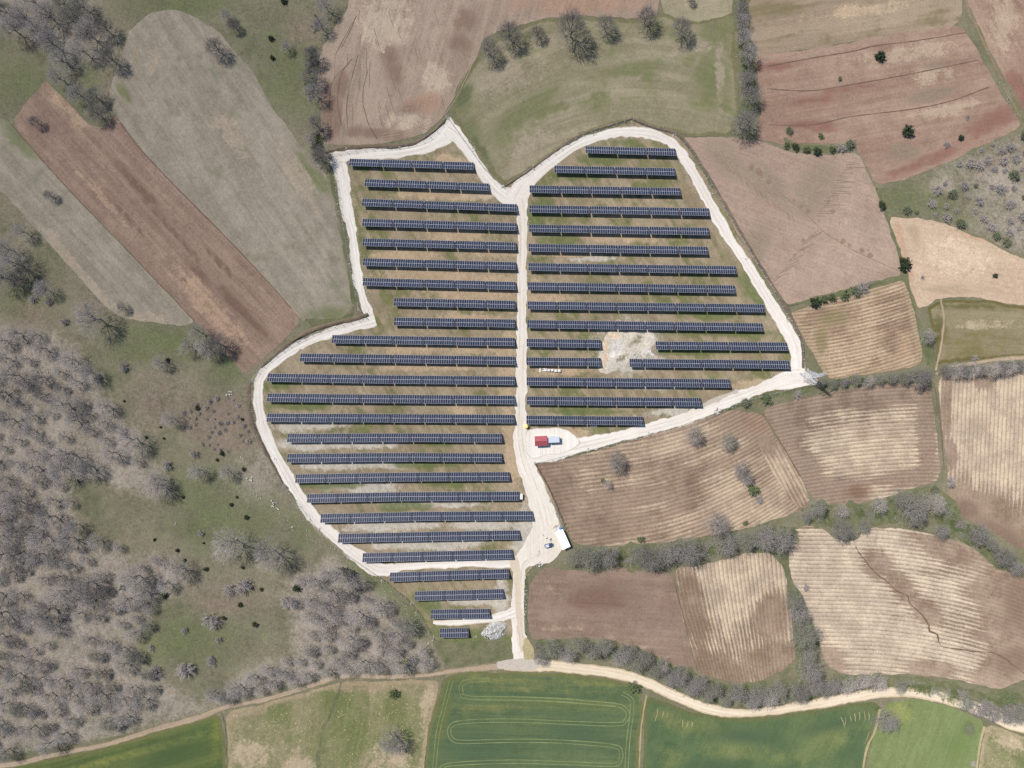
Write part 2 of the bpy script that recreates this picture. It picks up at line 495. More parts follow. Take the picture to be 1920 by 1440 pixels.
M['wheat_r'] = ground_mat('wheat_mid', C(84, 102, 72), C(101, 114, 77), streak=(0.06, 0.02), sk=0.7, P1=C(120, 125, 80), P2=C(72, 90, 70), P3=C(114, 116, 78), edge=(1.8, C(104, 108, 72)), grain=0.42, psoft=0.45)
M['wheat_l'] = ground_mat('wheat_light', C(126, 136, 92), C(118, 128, 84), streak=(0.25, 0.010), sk=0.9, P1=C(150, 152, 92), P2=C(106, 122, 72), P3=C(92, 106, 76), grain=0.4, psoft=0.4)
M['wheat_sw'] = ground_mat('wheat_southwest', C(88, 102, 64), C(102, 111, 68), streak=(0.22, 0.008), sk=1.5, P1=C(132, 134, 76), P2=C(72, 90, 60), P3=C(120, 124, 66), edge=(1.6, C(114, 115, 74)), grain=0.42, psoft=0.4)
M['stubble'] = ground_mat('stubble', C(130, 128, 92), C(148, 138, 108), streak=(0.16, 0.016), sk=0.9, G=C(114, 119, 78), gthr=0.56, P1=C(180, 162, 136), P2=C(110, 116, 74), P3=C(158, 140, 116), edge=(2.0, C(160, 144, 116)), speck=(C(192, 178, 142), 0.63), grain=0.6)
M['site'] = ground_mat('site_soil', C(164, 148, 123), C(146, 131, 106), mid=0.14, streak=(0.20, 0.06), sk=1.3, G=C(121, 120, 82), gthr=0.545, P1=C(196, 187, 173), P2=C(184, 161, 132), P3=C(108, 115, 73), speck=(C(206, 192, 168), 0.70), grain=0.6, psoft=0.2, pk=1.4)
M['road'] = ground_mat('limestone_gravel', C(236, 229, 218), C(225, 216, 204), mid=0.06, streak=(0.8, 0.02), sk=0.9, edge=(0.32, C(206, 194, 176)), ruts=(0.6, C(206, 194, 177)), grain=0.2, bump=0.2, speck=(C(190, 176, 160), 0.73))
M['road_b'] = ground_mat('beige_gravel', C(218, 203, 182), C(206, 190, 168), mid=0.08, streak=(0.9, 0.02), sk=0.6, P1=C(186, 168, 146), grain=0.22, bump=0.25)
M['road_c'] = ground_mat('trodden_gravel', C(232, 223, 210), C(219, 208, 193), mid=0.05, streak=(0.8, 0.02), sk=0.8, ruts=(0.75, C(200, 186, 167)), grain=0.2, bump=0.2)
M['road_s'] = ground_mat('cream_gravel', C(228, 213, 190), C(216, 198, 172), mid=0.07, streak=(0.9, 0.02), sk=0.5, edge=(0.7, C(196, 176, 146)), ruts=(0.7, C(200, 182, 154)), grain=0.18, bump=0.2)
M['track'] = ground_mat('earth_track', C(184, 165, 142), C(170, 150, 128), streak=(1.6, 0.03), sk=1.0, edge=(0.45, C(146, 132, 102)), grain=0.45)
M['oldtrack'] = ground_mat('grassy_track', C(146, 130, 106), C(130, 118, 92), streak=(1.6, 0.03), sk=1.2, G=C(112, 108, 76), gthr=0.55, grain=0.6)
M['greygravel'] = ground_mat('grey_gravel', C(200, 190, 176), C(190, 178, 164), mid=0.15, grain=0.3)
M['rubble'] = ground_mat('rubble_ground', C(215, 206, 191), C(196, 182, 160), mid=0.22, P1=C(216, 211, 204), P2=C(214, 184, 150), P3=C(122, 112, 86), speck=(C(232, 224, 210), 0.60), grain=0.7, bump=0.9, psoft=0.22)
M['verge'] = ground_mat('green_verge', C(108, 110, 81), C(121, 118, 91), mid=0.18, G=C(99, 105, 72), gthr=0.55, speck=(C(150, 142, 108), 0.68), grain=0.7, bump=0.8)
M['bank'] = ground_mat('bank_soil', C(112, 98, 84), C(132, 116, 98), mid=0.3, G=C(98, 98, 66), gthr=0.6, grain=0.7, bump=0.9)
M['ditch'] = ground_mat('dark_line', C(112, 92, 78), C(124, 102, 86), mid=0.4, grain=0.5)
M['ditch2'] = ground_mat('plough_mark', C(132, 112, 96), C(142, 121, 104), mid=0.4, grain=0.5, bump=0)
M['tram'] = ground_mat('tramline_wheat', C(138, 144, 98), C(124, 133, 88), mid=0.3, grain=0.5, bump=0.2)
M['palelines'] = ground_mat('pale_tracks', C(176, 158, 136), C(162, 144, 122), mid=0.3, grain=0.5, bump=0.2)
M['straw'] = ground_mat('straw_line', C(184, 170, 132), C(160, 150, 112), mid=0.3, grain=0.6, bump=0.4)

# --- grassland and woodland floor on the left
WF1 = [(-100, 600), (60, 600), (150, 650), (200, 730), (260, 820), (320, 900), (330, 940), (260, 930), (200, 900), (140, 900), (150, 960), (160, 1010), (230, 1040), (300, 1040), (350, 1080), (330, 1120), (290, 1130), (290, 1180), (255, 1200), (270, 1250), (360, 1310), (390, 1325), (250, 1375), (100, 1412), (-100, 1436)]
WF2 = [(520, 1120), (560, 1070), (620, 1040), (660, 1060), (720, 1110), (770, 1165), (800, 1225), (840, 1255), (760, 1264), (640, 1264), (560, 1280), (430, 1320), (380, 1335), (390, 1300), (470, 1250), (550, 1225), (540, 1170)]
WF3 = [(-100, -100), (150, -100), (190, 20), (215, 90), (195, 130), (150, 160), (110, 150), (60, 60), (-100, 40)]
WF4 = [(330, 760), (380, 740), (450, 735), (470, 770), (480, 820), (470, 850), (400, 850), (350, 820)]
sheet('grassland', [(-60, -60), (670, -60), (670, 20), (640, 300), (700, 590), (520, 700), (500, 800), (640, 1010), (800, 1150), (840, 1262), (640, 1280), (400, 1345), (-60, 1460)], M['grassland'], 0.02, spacing=3.0, smooth=0,
      patches=([('poly', WF1, 22, 0.86), ('poly', WF2, 18, 0.86), ('poly', WF3, 24, 0.8), (480, 900, 40, 50, 20)],
               [(360, 1200, 110, 60, 0), (400, 960, 100, 80, 30), (250, 660, 60, 24, 0), (430, 700, 30, 30, 0), (560, 1000, 30, 40, -30), (40, 160, 70, 60, 0), (165, 140, 24, 30, 0), (540, 130, 60, 110, -20), (340, 10, 110, 24, 0), (310, 640, 90, 30, 10), (50, 570, 60, 40, 0), (600, 600, 40, 14, -14), (700, 1085, 60, 24, 40), (770, 1160, 30, 40, -20), (600, 990, 14, 60, -40), (470, 980, 60, 60, 0)],
               [('poly', WF4, 16, 0.8), (60, 590, 40, 30, 0), (420, 1130, 70, 30, 0), (300, 760, 50, 40, 0), (180, 560, 30, 20, 0), (560, 60, 30, 30, 0)]), label='rough grassland and wood floor left of the solar farm')

# --- fields
A47 = lin(47)
sheet('meadow', [(-60, 190), (20, 225), (70, 290), (120, 345), (240, 470), (310, 545), (365, 602), (340, 610), (290, 605), (230, 597), (190, 570), (150, 520), (60, 420), (0, 355), (-60, 300)], M['meadow_l'], 0.05, A47, patches=([(40, 250, 50, 24, 45)], [('line', [(95, 440), (150, 510), (200, 580), (300, 600)], 9)]), label='dry beige meadow strip at the left edge')
sheet('ploughed_field', [(20, 230), (60, 182), (76, 165), (84, 150), (130, 196), (172, 238), (196, 240), (214, 212), (260, 275), (340, 360), (420, 440), (500, 525), (545, 575), (562, 600), (530, 640), (490, 675), (458, 702), (440, 680), (365, 600), (240, 470), (120, 345)], M['plough_l'], 0.06, A47, patches=([(370, 510, 42, 9, 46), (445, 575, 62, 13, 46), (480, 610, 40, 10, 46), (260, 350, 70, 8, 47), (330, 440, 80, 6, 47), (230, 400, 60, 5, 47), (420, 500, 50, 5, 47)], [(400, 580, 110, 20, 46), (200, 380, 60, 8, 47), (120, 200, 60, 8, 47)]), label='reddish brown ploughed strip running down to the ring road bend')
sheet('meadow', [(232, 95), (243, 55), (285, 22), (330, 15), (400, 50), (470, 130), (510, 200), (560, 270), (606, 318), (618, 345), (630, 400), (645, 470), (658, 540), (664, 575), (640, 597), (590, 612), (565, 600), (545, 575), (420, 440), (340, 360), (260, 275), (214, 212), (205, 170), (215, 140)], M['meadow_l'], 0.055, lin(56), patches=([(610, 590, 50, 14, -8), (655, 480, 12, 90, -8), (590, 330, 14, 60, -40), (235, 175, 25, 10, 60), (320, 470, 90, 8, 47)], [(290, 110, 30, 12, 110), (430, 250, 70, 20, 55), (560, 330, 60, 16, 60)]), label='large dry beige meadow left of the solar farm')
sheet('ploughed_field', [(660, -60), (655, 10), (628, 52), (600, 98), (594, 150), (601, 195), (604, 255), (608, 272), (640, 273), (700, 272), (760, 262), (800, 248), (828, 222), (845, 190), (858, 160), (895, 105), (905, 75), (950, 52), (1020, 34), (1100, 29), (1190, 37), (1236, 24), (1234, -60)], M['plough_n'], 0.05, lambda x, y: (x + 0.28 * y - 0.0011 * (y - 120) ** 2 * np.clip((700 - x) / 120, 0, 1.2), y), patches=([(620, 210, 22, 60, -8), (640, 160, 16, 30), (735, 120, 20, 60, -12), (700, 250, 70, 12, 6), (865, 85, 26, 22, 20), (880, 40, 24, 26, 0), (780, 200, 40, 14, -20)], [(760, 225, 40, 14, 0), (720, 40, 50, 50, 0), (820, 150, 26, 30, 0)], [(1080, 10, 140, 22, 0), (800, 195, 40, 22, 0)]), label='brown ploughed field at the top beside the oaks')
sheet('fallow_field', [(1240, -60), (1240, 20), (1270, 36), (1305, 42), (1350, 34), (1376, 22), (1384, -60)], M['beige_ne'], 0.055, lin(-8), label='small beige fallow field at the top edge')
sheet('meadow', [(850, 195), (862, 160), (897, 108), (915, 90), (960, 54), (1020, 37), (1100, 32), (1190, 39), (1240, 26), (1300, 45), (1378, 25), (1378, 120), (1386, 200), (1372, 255), (1300, 254), (1268, 248), (1225, 240), (1187, 225), (1130, 240), (1085, 257), (1040, 286), (1000, 316), (945, 350), (918, 320), (890, 280), (862, 238), (846, 214)], M['meadow_n'], 0.052, lambda x, y: (y - 0.0011 * (x - 1200) ** 2, x), patches=([(1180, 130, 90, 14, -6), (980, 210, 90, 20, -35), (880, 240, 26, 50, -30), (1330, 150, 40, 50, 0), (1350, 60, 40, 40, 0)], [(960, 150, 70, 30, -15), (1350, 140, 8, 80, 0), (1290, 90, 40, 12, -10), (1000, 270, 60, 20, -35)], [(868, 185, 16, 34, 20), (905, 290, 10, 50, -32), (990, 63, 70, 8, -8)]), label='olive green meadow with faint curved mowing bands above the farm')
sheet('tan_field', [(1405, -60), (1402, 60), (1416, 104), (1480, 98), (1580, 82), (1690, 62), (1800, 44), (1806, 20), (1795, -60)], M['tan_e'], 0.05, lin(-9), patches=([(1500, 62, 70, 6, -12), (1470, 15, 60, 12, -8), (1760, 25, 34, 14, -20)], [(1620, 20, 90, 14, -6)]), label='tan field in the upper right')
sheet('red_field', [(1414, 104), (1480, 98), (1580, 82), (1690, 62), (1800, 44), (1830, 90), (1862, 150), (1895, 205), (1918, 238), (1800, 292), (1700, 337), (1642, 347), (1612, 288), (1604, 268), (1540, 268), (1480, 270), (1450, 268), (1418, 262), (1428, 200), (1420, 140)], M['red_e'], 0.052, lin(-10), patches=([(1450, 125, 60, 9, -8), (1600, 165, 60, 8, -8), (1520, 235, 60, 10, 2), (1860, 225, 70, 22, -28), (1520, 190, 60, 10, -8), (1740, 300, 90, 12, -22)], [(1750, 140, 50, 14, -12), (1780, 205, 60, 12, -12), (1700, 100, 80, 14, -10)], [(1760, 175, 60, 12, -12), (1770, 120, 36, 8, -10), (1690, 285, 40, 20, 0)]), label='reddish ploughed field with furrow lines on the upper right')
sheet('red_field', [(1808, -60), (1812, 5), (1840, 60), (1870, 120), (1900, 170), (1935, 230), (1990, 210), (1990, -60)], M['red_e'], 0.051, lin(62), patches=([(1905, 165, 34, 40, 20), (1930, 190, 40, 40, 0)], [(1880, 30, 30, 60, 0)]), label='strip field right of the diagonal farm track')
sheet('bare_field', [(1276, 256), (1340, 256), (1420, 262), (1480, 284), (1540, 292), (1610, 286), (1640, 350), (1665, 420), (1688, 490), (1690, 517), (1640, 528), (1580, 545), (1520, 560), (1475, 572), (1440, 530), (1400, 465), (1360, 395), (1322, 320), (1295, 280)], M['pink_e'], 0.05, lin(20), patches=([(1360, 300, 50, 30, 40), (1420, 455, 30, 40, 30), (1530, 350, 40, 70, 20), (1440, 350, 60, 30, 45)], [('line', [(1395, 300), (1440, 340), (1520, 400), (1560, 440), (1680, 505)], 1.6), ('line', [(1548, 375), (1572, 380)], 1.4), ('line', [(1500, 455), (1532, 440)], 1.3), ('line', [(1545, 395), (1575, 398)], 1.3), ('line', [(1555, 360), (1578, 366)], 1.3), ('line', [(1490, 475), (1526, 462)], 1.2)]), label='bare pinkish field right of the solar farm')
sheet('heath', [(1640, 352), (1700, 339), (1800, 294), (1920, 243), (1990, 212), (1990, 510), (1920, 482), (1840, 445), (1760, 416), (1700, 406), (1664, 407)], M['grassland'], 0.045, jit=0.8, patches=([(1860, 340, 90, 60, 30), (1900, 420, 60, 40, 30), (1780, 350, 40, 14, 0)], [(1690, 370, 50, 40, 0), (1760, 385, 60, 20, 20)], [(1850, 310, 60, 10, -25)]), label='scrubby heath at the right edge')
sheet('sandy_field', [(1666, 409), (1720, 407), (1770, 419), (1850, 451), (1920, 486), (1990, 515), (1990, 594), (1920, 574), (1850, 561), (1790, 557), (1755, 560), (1738, 574), (1722, 578), (1706, 540), (1690, 480)], M['sandy'], 0.052, lin(10), patches=([(1700, 500, 10, 70, -15), (1690, 450, 8, 50, -15), (1820, 440, 40, 10, 25)], [(1800, 480, 60, 30, 10)], [(1790, 545, 60, 10, 3), (1715, 440, 14, 24, -15)]), label='pale sandy field by the heath')
sheet('fallow_field', [(1738, 577), (1760, 563), (1850, 564), (1920, 577), (1990, 596), (1990, 668), (1920, 668), (1830, 673), (1770, 680), (1752, 688), (1758, 650), (1746, 618)], M['fallow_e'], 0.051, lin(3), patches=([(1820, 575, 80, 8, 4), (1760, 620, 14, 30, 0)], [(1860, 608, 60, 8, 0)]), label='green brown fallow field below the sandy field')
sheet('furrowed_field', [(1478, 590), (1500, 580), (1560, 562), (1640, 540), (1692, 526), (1704, 550), (1718, 600), (1730, 660), (1728, 684), (1660, 697), (1560, 712), (1545, 700), (1520, 655), (1497, 618)], M['stripe_s'], 0.053, lambda x, y: (y + 0.10 * (x - 1500) + 0.0006 * (x - 1500) ** 2, x), patches=([(1560, 600, 30, 14, 0), (1690, 640, 24, 20, 0)], [], [(1560, 595, 30, 14, 0), (1540, 640, 14, 24, 0)]), label='small furrowed field beside the pylon')
sheet('furrowed_field', [(1432, 772), (1460, 756), (1520, 742), (1600, 728), (1680, 720), (1742, 722), (1750, 760), (1760, 840), (1764, 882), (1754, 902), (1680, 926), (1610, 945), (1555, 947), (1525, 936), (1500, 890), (1462, 825)], M['stripe_d'], 0.053, lambda x, y: (y + 0.00035 * (x - 1760) ** 2 * -1 + 0.0 * x, x), patches=([(1465, 790, 22, 50, -25), (1500, 760, 70, 14, -8), (1738, 800, 12, 80, 0), (1560, 925, 50, 14, -4), (1660, 740, 80, 12, -6), (1510, 880, 20, 40, -30), (1700, 895, 50, 10, -14)], [(1620, 830, 70, 34, 0), (1640, 915, 40, 6, -10)], [(1610, 925, 30, 14, 0)]), label='dark furrowed field with pale curved ridges')
sheet('furrowed_field', [(1757, 706), (1830, 701), (1920, 690), (1990, 682), (1990, 1075), (1920, 1036), (1870, 1002), (1820, 975), (1790, 962), (1776, 930), (1775, 880), (1766, 800)], M['stripe_v'], 0.053, lambda x, y: (x + 0.045 * y, y), patches=([(1785, 850, 10, 16, 0), (1840, 960, 60, 30, 28), (1900, 1005, 50, 24, 30), (1845, 715, 14, 14, 0), (1775, 780, 6, 60, 0)], [(1880, 800, 60, 60, 0)], [(1880, 1010, 70, 22, 32), (1810, 955, 24, 18, 0)]), label='furrowed field with upright pale ridges at the right edge')
sheet('furrowed_field', [(1004, 870), (1100, 846), (1200, 818), (1290, 786), (1342, 768), (1428, 774), (1460, 826), (1500, 892), (1518, 940), (1500, 955), (1440, 980), (1360, 1000), (1230, 1018), (1150, 1024), (1078, 1022), (1062, 990), (1040, 945), (1020, 900)], M['stripe_big'], 0.053, lambda x, y: (y + 0.14 * (x - 1000) + 0.0009 * np.clip(x - 1180, 0, 400) ** 2, x), patches=([(1030, 910, 30, 50, -20), (1200, 930, 60, 12, -8), (1400, 790, 50, 24, 20), (1140, 985, 60, 16, -5), (1070, 990, 30, 24, 0), (1270, 890, 24, 10, 0), (1460, 870, 10, 60, -30), (1275, 945, 18, 8, 10)], [(1400, 950, 90, 30, -20), (1250, 835, 60, 10, -15)], [(1015, 895, 14, 36, -20), (1410, 790, 40, 20, 20)]), label='large furrowed field with lone trees beside the site office')
sheet('furrowed_field', [(1432, 812), (1462, 835), (1500, 894), (1516, 938), (1498, 953), (1470, 920), (1440, 870), (1420, 830)], M['stripe_big'], 0.058, lin(62), patches=([(1440, 830, 10, 16, 0)],), label='headland furrows along the right side of the large field')
sheet('furrowed_field', [(1480, 1000), (1505, 986), (1535, 984), (1560, 1005), (1590, 1018), (1612, 1008), (1620, 990), (1680, 988), (1760, 1004), (1820, 1022), (1850, 1050), (1890, 1075), (1990, 1110), (1990, 1268), (1925, 1272), (1872, 1293), (1790, 1272), (1700, 1264), (1580, 1266), (1548, 1246), (1532, 1190), (1505, 1130), (1486, 1090), (1478, 1045)], M['stripe_pale'], 0.053, lambda x, y: (y - 0.00055 * np.clip(x - 1600, 0, 400) ** 2 - 0.02 * (x - 1500), x), patches=([(1640, 1060, 26, 24, 40), (1690, 1100, 30, 14, 45), (1735, 1150, 24, 12, 40), (1900, 1150, 40, 90, 0), (1745, 1255, 34, 16, 0), (1880, 1250, 40, 30, -20), (1800, 1030, 60, 18, 14), (1555, 1240, 20, 20, 0), (1860, 1110, 30, 20, 0)], [(1570, 1080, 70, 60, 0), (1800, 1230, 50, 14, 8)], [(1915, 1130, 34, 60, 0), (1900, 1240, 40, 26, -20)]), label='large pale furrowed field split by an erosion gully')
sheet('ploughed_field', [(1002, 1082), (1026, 1062), (1060, 1068), (1120, 1074), (1165, 1060), (1210, 1072), (1252, 1074), (1264, 1092), (1280, 1160), (1300, 1252), (1268, 1246), (1200, 1216), (1130, 1197), (1080, 1196), (1020, 1202), (996, 1198), (989, 1170), (988, 1120)], M['soil_dark'], 0.053, lin(4), patches=([(1060, 1180, 50, 6, 0), (1040, 1110, 26, 8, 45), (1150, 1200, 60, 6, 14)], [(1120, 1120, 70, 30, 0)]), label='dark brown ploughed field below the site office')
sheet('furrowed_field', [(1264, 1068), (1330, 1056), (1400, 1038), (1442, 1036), (1470, 1062), (1479, 1110), (1486, 1180), (1492, 1232), (1470, 1256), (1420, 1278), (1370, 1279), (1322, 1264), (1300, 1252), (1282, 1160)], M['stripe_v'], 0.054, lambda x, y: (x - 0.10 * (y - 1050) - 0.0008 * (y - 1040) ** 2 * np.clip((1450 - x) / 150, 0, 1), y), patches=([(1300, 1130, 14, 50, -10), (1330, 1250, 50, 16, 14), (1440, 1150, 24, 30, 0), (1450, 1240, 40, 20, -10)], [(1380, 1090, 60, 40, 0)]), label='furrowed field with upright ridges above the hedge')
sheet('wheat_field', [(-60, 1456), (0, 1440), (100, 1422), (200, 1401), (300, 1371), (370, 1352), (402, 1338), (414, 1345), (424, 1400), (428, 1500), (-60, 1500)], M['wheat_sw'], 0.05, lin(-15), patches=([(300, 1400, 90, 6, -15), (200, 1425, 90, 5, -15)], [(330, 1410, 60, 16, -15)], [(405, 1380, 10, 50, 0)]), label='striped green wheat field in the lower left corner')
sheet('stubble_field', [(420, 1338), (500, 1318), (580, 1294), (640, 1279), (720, 1277), (800, 1274), (824, 1278), (818, 1312), (802, 1370), (782, 1500), (430, 1500), (426, 1400)], M['stubble'], 0.05, lin(100), patches=([(470, 1420, 40, 40, 0), (730, 1425, 60, 24, 0), (560, 1440, 30, 30, 0), (800, 1330, 12, 60, 10)], [(520, 1330, 30, 30, 0), (660, 1390, 30, 60, 10), (740, 1330, 24, 40, 0), (620, 1310, 24, 40, 12)], [(690, 1290, 120, 10, 0), (480, 1330, 50, 12, -14)]), label='patchy yellow green stubble field at the bottom')
sheet('wheat_field', [(828, 1276), (845, 1265), (900, 1260), (980, 1262), (1060, 1264), (1130, 1270), (1175, 1282), (1203, 1302), (1204, 1340), (1198, 1400), (1190, 1500), (782, 1500), (802, 1370), (820, 1312)], M['wheat'], 0.05, lin(2), patches=([(930, 1272, 90, 7, 2), (1100, 1278, 60, 5, 6), (1000, 1292, 120, 4, 3), (900, 1330, 70, 5, 0)], [(1080, 1370, 60, 24, 0), (900, 1400, 60, 30, 0)], [(835, 1330, 10, 60, 14), (1060, 1320, 110, 6, 2)]), label='dark green wheat field with looping tramlines')
sheet('wheat_field', [(1212, 1304), (1250, 1318), (1300, 1337), (1370, 1347), (1450, 1344), (1550, 1327), (1600, 1320), (1644, 1318), (1650, 1332), (1640, 1362), (1628, 1400), (1600, 1500), (1202, 1500), (1206, 1400)], M['wheat_r'], 0.05, lin(115), patches=([(1300, 1360, 50, 16, 10), (1390, 1410, 60, 14, 4), (1260, 1420, 20, 20, 0), (1560, 1380, 40, 20, -20), (1480, 1420, 50, 10, 0)], [(1400, 1380, 60, 12, 4), (1560, 1360, 50, 10, -14), (1350, 1440, 60, 14, 0)], [(1620, 1330, 24, 10, -10), (1250, 1340, 24, 10, 10)]), label='dark green wheat field with lighter patches')
sheet('wheat_field', [(1660, 1318), (1720, 1311), (1780, 1323), (1838, 1348), (1846, 1366), (1832, 1420), (1812, 1500), (1606, 1500), (1632, 1400), (1646, 1360)], M['wheat_l'], 0.05, lin(112), patches=([(1690, 1330, 20, 20, 0)], [(1790, 1400, 24, 40, 20)], [(1818, 1366, 10, 12, 0)]), label='light green wheat field in the lower right')
sheet('brush_corner', [(1850, 1358), (1920, 1382), (1990, 1402), (1990, 1500), (1818, 1500), (1836, 1420)], M['stubble'], 0.049, lin(40), patches=([(1890, 1390, 40, 16, 30)],), label='rough yellow grass in the lower right corner')
# --- the ground of the solar farm
sheet('site_ground', [(624, 292), (690, 283), (760, 276), (808, 262), (832, 235), (838, 222), (848, 222), (880, 275), (915, 322), (943, 352), (985, 327), (1040, 287), (1090, 257), (1130, 244), (1187, 228), (1225, 242), (1268, 252), (1298, 290), (1348, 375), (1398, 465), (1448, 547), (1488, 618), (1504, 660), (1508, 690), (1535, 712), (1450, 733), (1390, 750), (1330, 775), (1270, 800), (1180, 824), (1080, 850), (1003, 868), (1030, 920), (1048, 970), (1072, 1030), (1035, 1036), (1008, 1050), (990, 1075), (986, 1140), (986, 1190), (1000, 1232), (960, 1234), (953, 1200), (900, 1200), (850, 1202), (812, 1198), (790, 1152), (760, 1118), (720, 1086), (650, 1046), (590, 992), (545, 925), (505, 850), (480, 790), (470, 740), (474, 708), (500, 684), (550, 648), (590, 627), (640, 614), (690, 602), (678, 575), (662, 500), (650, 430), (632, 330)], M['site'], 0.07, lin(58), smooth=0,
      patches=([(600, 795, 60, 6, 0), (640, 832, 70, 7, 0), (720, 870, 60, 7, 0), (600, 872, 40, 7, 0), (650, 910, 60, 7, 0), (780, 1022, 70, 8, 0), (850, 945, 60, 6, 0), (700, 985, 50, 8, 0), (930, 985, 40, 8, 0), (560, 832, 40, 8, 0), (580, 835, 50, 8, 0), (640, 870, 60, 10, 0), (700, 915, 40, 10, 0), (740, 985, 90, 8, 0), (840, 1020, 60, 10, -4), (650, 990, 20, 6, 0), (880, 985, 50, 8, 0), (900, 1050, 50, 8, 0), (880, 1125, 60, 8, 0), (690, 830, 50, 8, 0), (1270, 770, 60, 7, -8), (1230, 725, 90, 4, 0), (1180, 650, 50, 40, 0), (560, 800, 40, 8, 0), (900, 362, 30, 8, 0), (940, 1120, 12, 30, 0), (640, 1050, 30, 8, 20), (1120, 487, 40, 5, 0), (980, 1000, 18, 50, 10), (760, 945, 50, 7, 0)],
               [(800, 520, 90, 20, 0), (760, 480, 60, 10, 0), (830, 365, 80, 8, 0), (920, 470, 50, 10, 0), (800, 690, 90, 6, 0), (900, 655, 60, 8, 0), (1180, 400, 90, 8, 0), (1060, 475, 60, 6, 0), (900, 540, 90, 30, 0), (860, 440, 60, 16, 0), (950, 700, 14, 100, 0), (960, 850, 14, 60, 0), (880, 600, 70, 10, 0), (1150, 440, 100, 12, 0), (1050, 690, 50, 14, 0), (1420, 722, 40, 7, 0), (1080, 812, 26, 8, 10), (1010, 560, 60, 10, 0), (780, 655, 60, 8, 0), (850, 310, 40, 14, 20), (1170, 505, 40, 6, 0), (870, 770, 24, 10, 0)],
               [(690, 312, 30, 8, 0), (520, 720, 40, 8, 0), (560, 760, 60, 8, 0), (760, 950, 50, 8, 0), (620, 910, 60, 6, 0), (830, 830, 50, 6, 0), (1120, 300, 40, 10, 0), (1180, 268, 50, 5, 0), (1080, 330, 60, 8, 0), (1420, 540, 20, 50, -30), (1100, 770, 90, 6, 0), (1330, 590, 80, 7, 0), (1350, 625, 100, 7, 0), (1010, 400, 20, 30, 20), (1060, 450, 30, 10, 0), (900, 1200, 90, 12, 0), (800, 1130, 30, 20, 40), (860, 1188, 60, 10, 0), (720, 1050, 30, 6, 0), (800, 870, 60, 7, 0), (1300, 660, 90, 6, 0), (1130, 540, 40, 8, 0), (850, 905, 60, 7, 0)]), label='tan and green ground between the rows of solar tables')
sheet('grass_slope', [(812, 1200), (900, 1202), (952, 1200), (962, 1232), (940, 1240), (880, 1246), (840, 1252), (822, 1230)], M['verge'], 0.066, label='green slope below the last solar table')
sheet('rubble_ground', [(1128, 632), (1146, 625), (1168, 627), (1184, 623), (1206, 630), (1224, 626), (1230, 640), (1224, 655), (1230, 668), (1210, 674), (1192, 668), (1180, 676), (1166, 682), (1158, 692), (1140, 697), (1128, 694), (1132, 676), (1124, 655)], M['rubble'], 0.085, jit=1.6, patches=([(1156, 652, 14, 20, 20), (1215, 665, 14, 10, 0)], [(1134, 660, 6, 34, 0), (1148, 630, 16, 6, 0)], [(1165, 672, 14, 5, -30), (1190, 642, 16, 6, -20), (1200, 632, 10, 5, 0)]), relief=0.9, spacing=1.2, label='rubble and spoil between two rows of solar tables')

# --- roads
def R(*p): return list(p)
ROADJ = 0.65
ribbon('gravel_road', R((633, 296, 26), (642, 330, 26), (645, 355, 24), (651, 400, 23), (659, 430, 20), (663, 455, 16), (668, 500, 19), (677, 550, 17), (688, 582, 22), (694, 604, 24)), M['road'], 0.10, jit=ROADJ, label='white gravel ring road on the upper left side')
ribbon('gravel_road', R((704, 601, 22), (680, 608, 22), (650, 615, 20), (620, 625, 19), (580, 640, 18), (545, 658, 18), (512, 680, 17), (491, 702, 17), (484, 730, 18), (484, 760, 19), (490, 790, 20), (500, 820, 21), (515, 850, 22), (532, 882, 23), (548, 910, 22), (567, 940, 22), (590, 970, 22), (615, 997, 22), (640, 1018, 22), (665, 1038, 25), (690, 1055, 28), (716, 1068, 22), (760, 1063, 14), (830, 1058, 13), (900, 1056, 14), (950, 1056, 18), (972, 1052, 26)), M['road'], 0.104, jit=ROADJ, label='white gravel ring road curving round the lower left side')
ribbon('gravel_road', R((624, 298, 18), (640, 294, 22), (690, 289, 21), (740, 285, 22), (780, 279, 25), (812, 266, 30), (836, 250, 34), (843, 232, 16), (841, 221, 6)), M['road'], 0.108, jit=ROADJ, label='white gravel road along the upper left fence')
ribbon('gravel_road', R((838, 240, 22), (852, 250, 30), (868, 268, 22), (890, 300, 20), (912, 332, 21), (935, 358, 26), (958, 372, 34), (974, 384, 24)), M['road'], 0.112, jit=ROADJ, label='white gravel road down the right side of the upper left lobe')
ribbon('gravel_road', R((966, 376, 44), (980, 352, 36), (1000, 329, 25), (1020, 313, 21), (1040, 298, 20), (1070, 278, 19), (1100, 263, 18), (1140, 252, 18), (1180, 248, 18), (1220, 252, 19), (1250, 262, 19), (1272, 282, 19), (1288, 305, 19), (1314, 350, 20), (1341, 400, 20), (1370, 450, 20), (1403, 500, 20), (1430, 545, 20), (1452, 580, 21), (1470, 608, 23), (1487, 640, 25), (1493, 668, 24), (1495, 695, 30), (1490, 712, 30)), M['road'], 0.116, jit=ROADJ, label='white gravel ring road round the right side')
ribbon('gravel_road', R((1533, 716, 8), (1515, 712, 24), (1495, 710, 36), (1465, 716, 30), (1430, 728, 22), (1390, 743, 24), (1350, 757, 27), (1320, 770, 24), (1280, 787, 22), (1230, 800, 22), (1180, 814, 22), (1130, 826, 24), (1085, 836, 28), (1045, 842, 40), (1010, 846, 44), (985, 848, 34)), M['road'], 0.120, jit=ROADJ, label='white gravel road along the lower right fence')
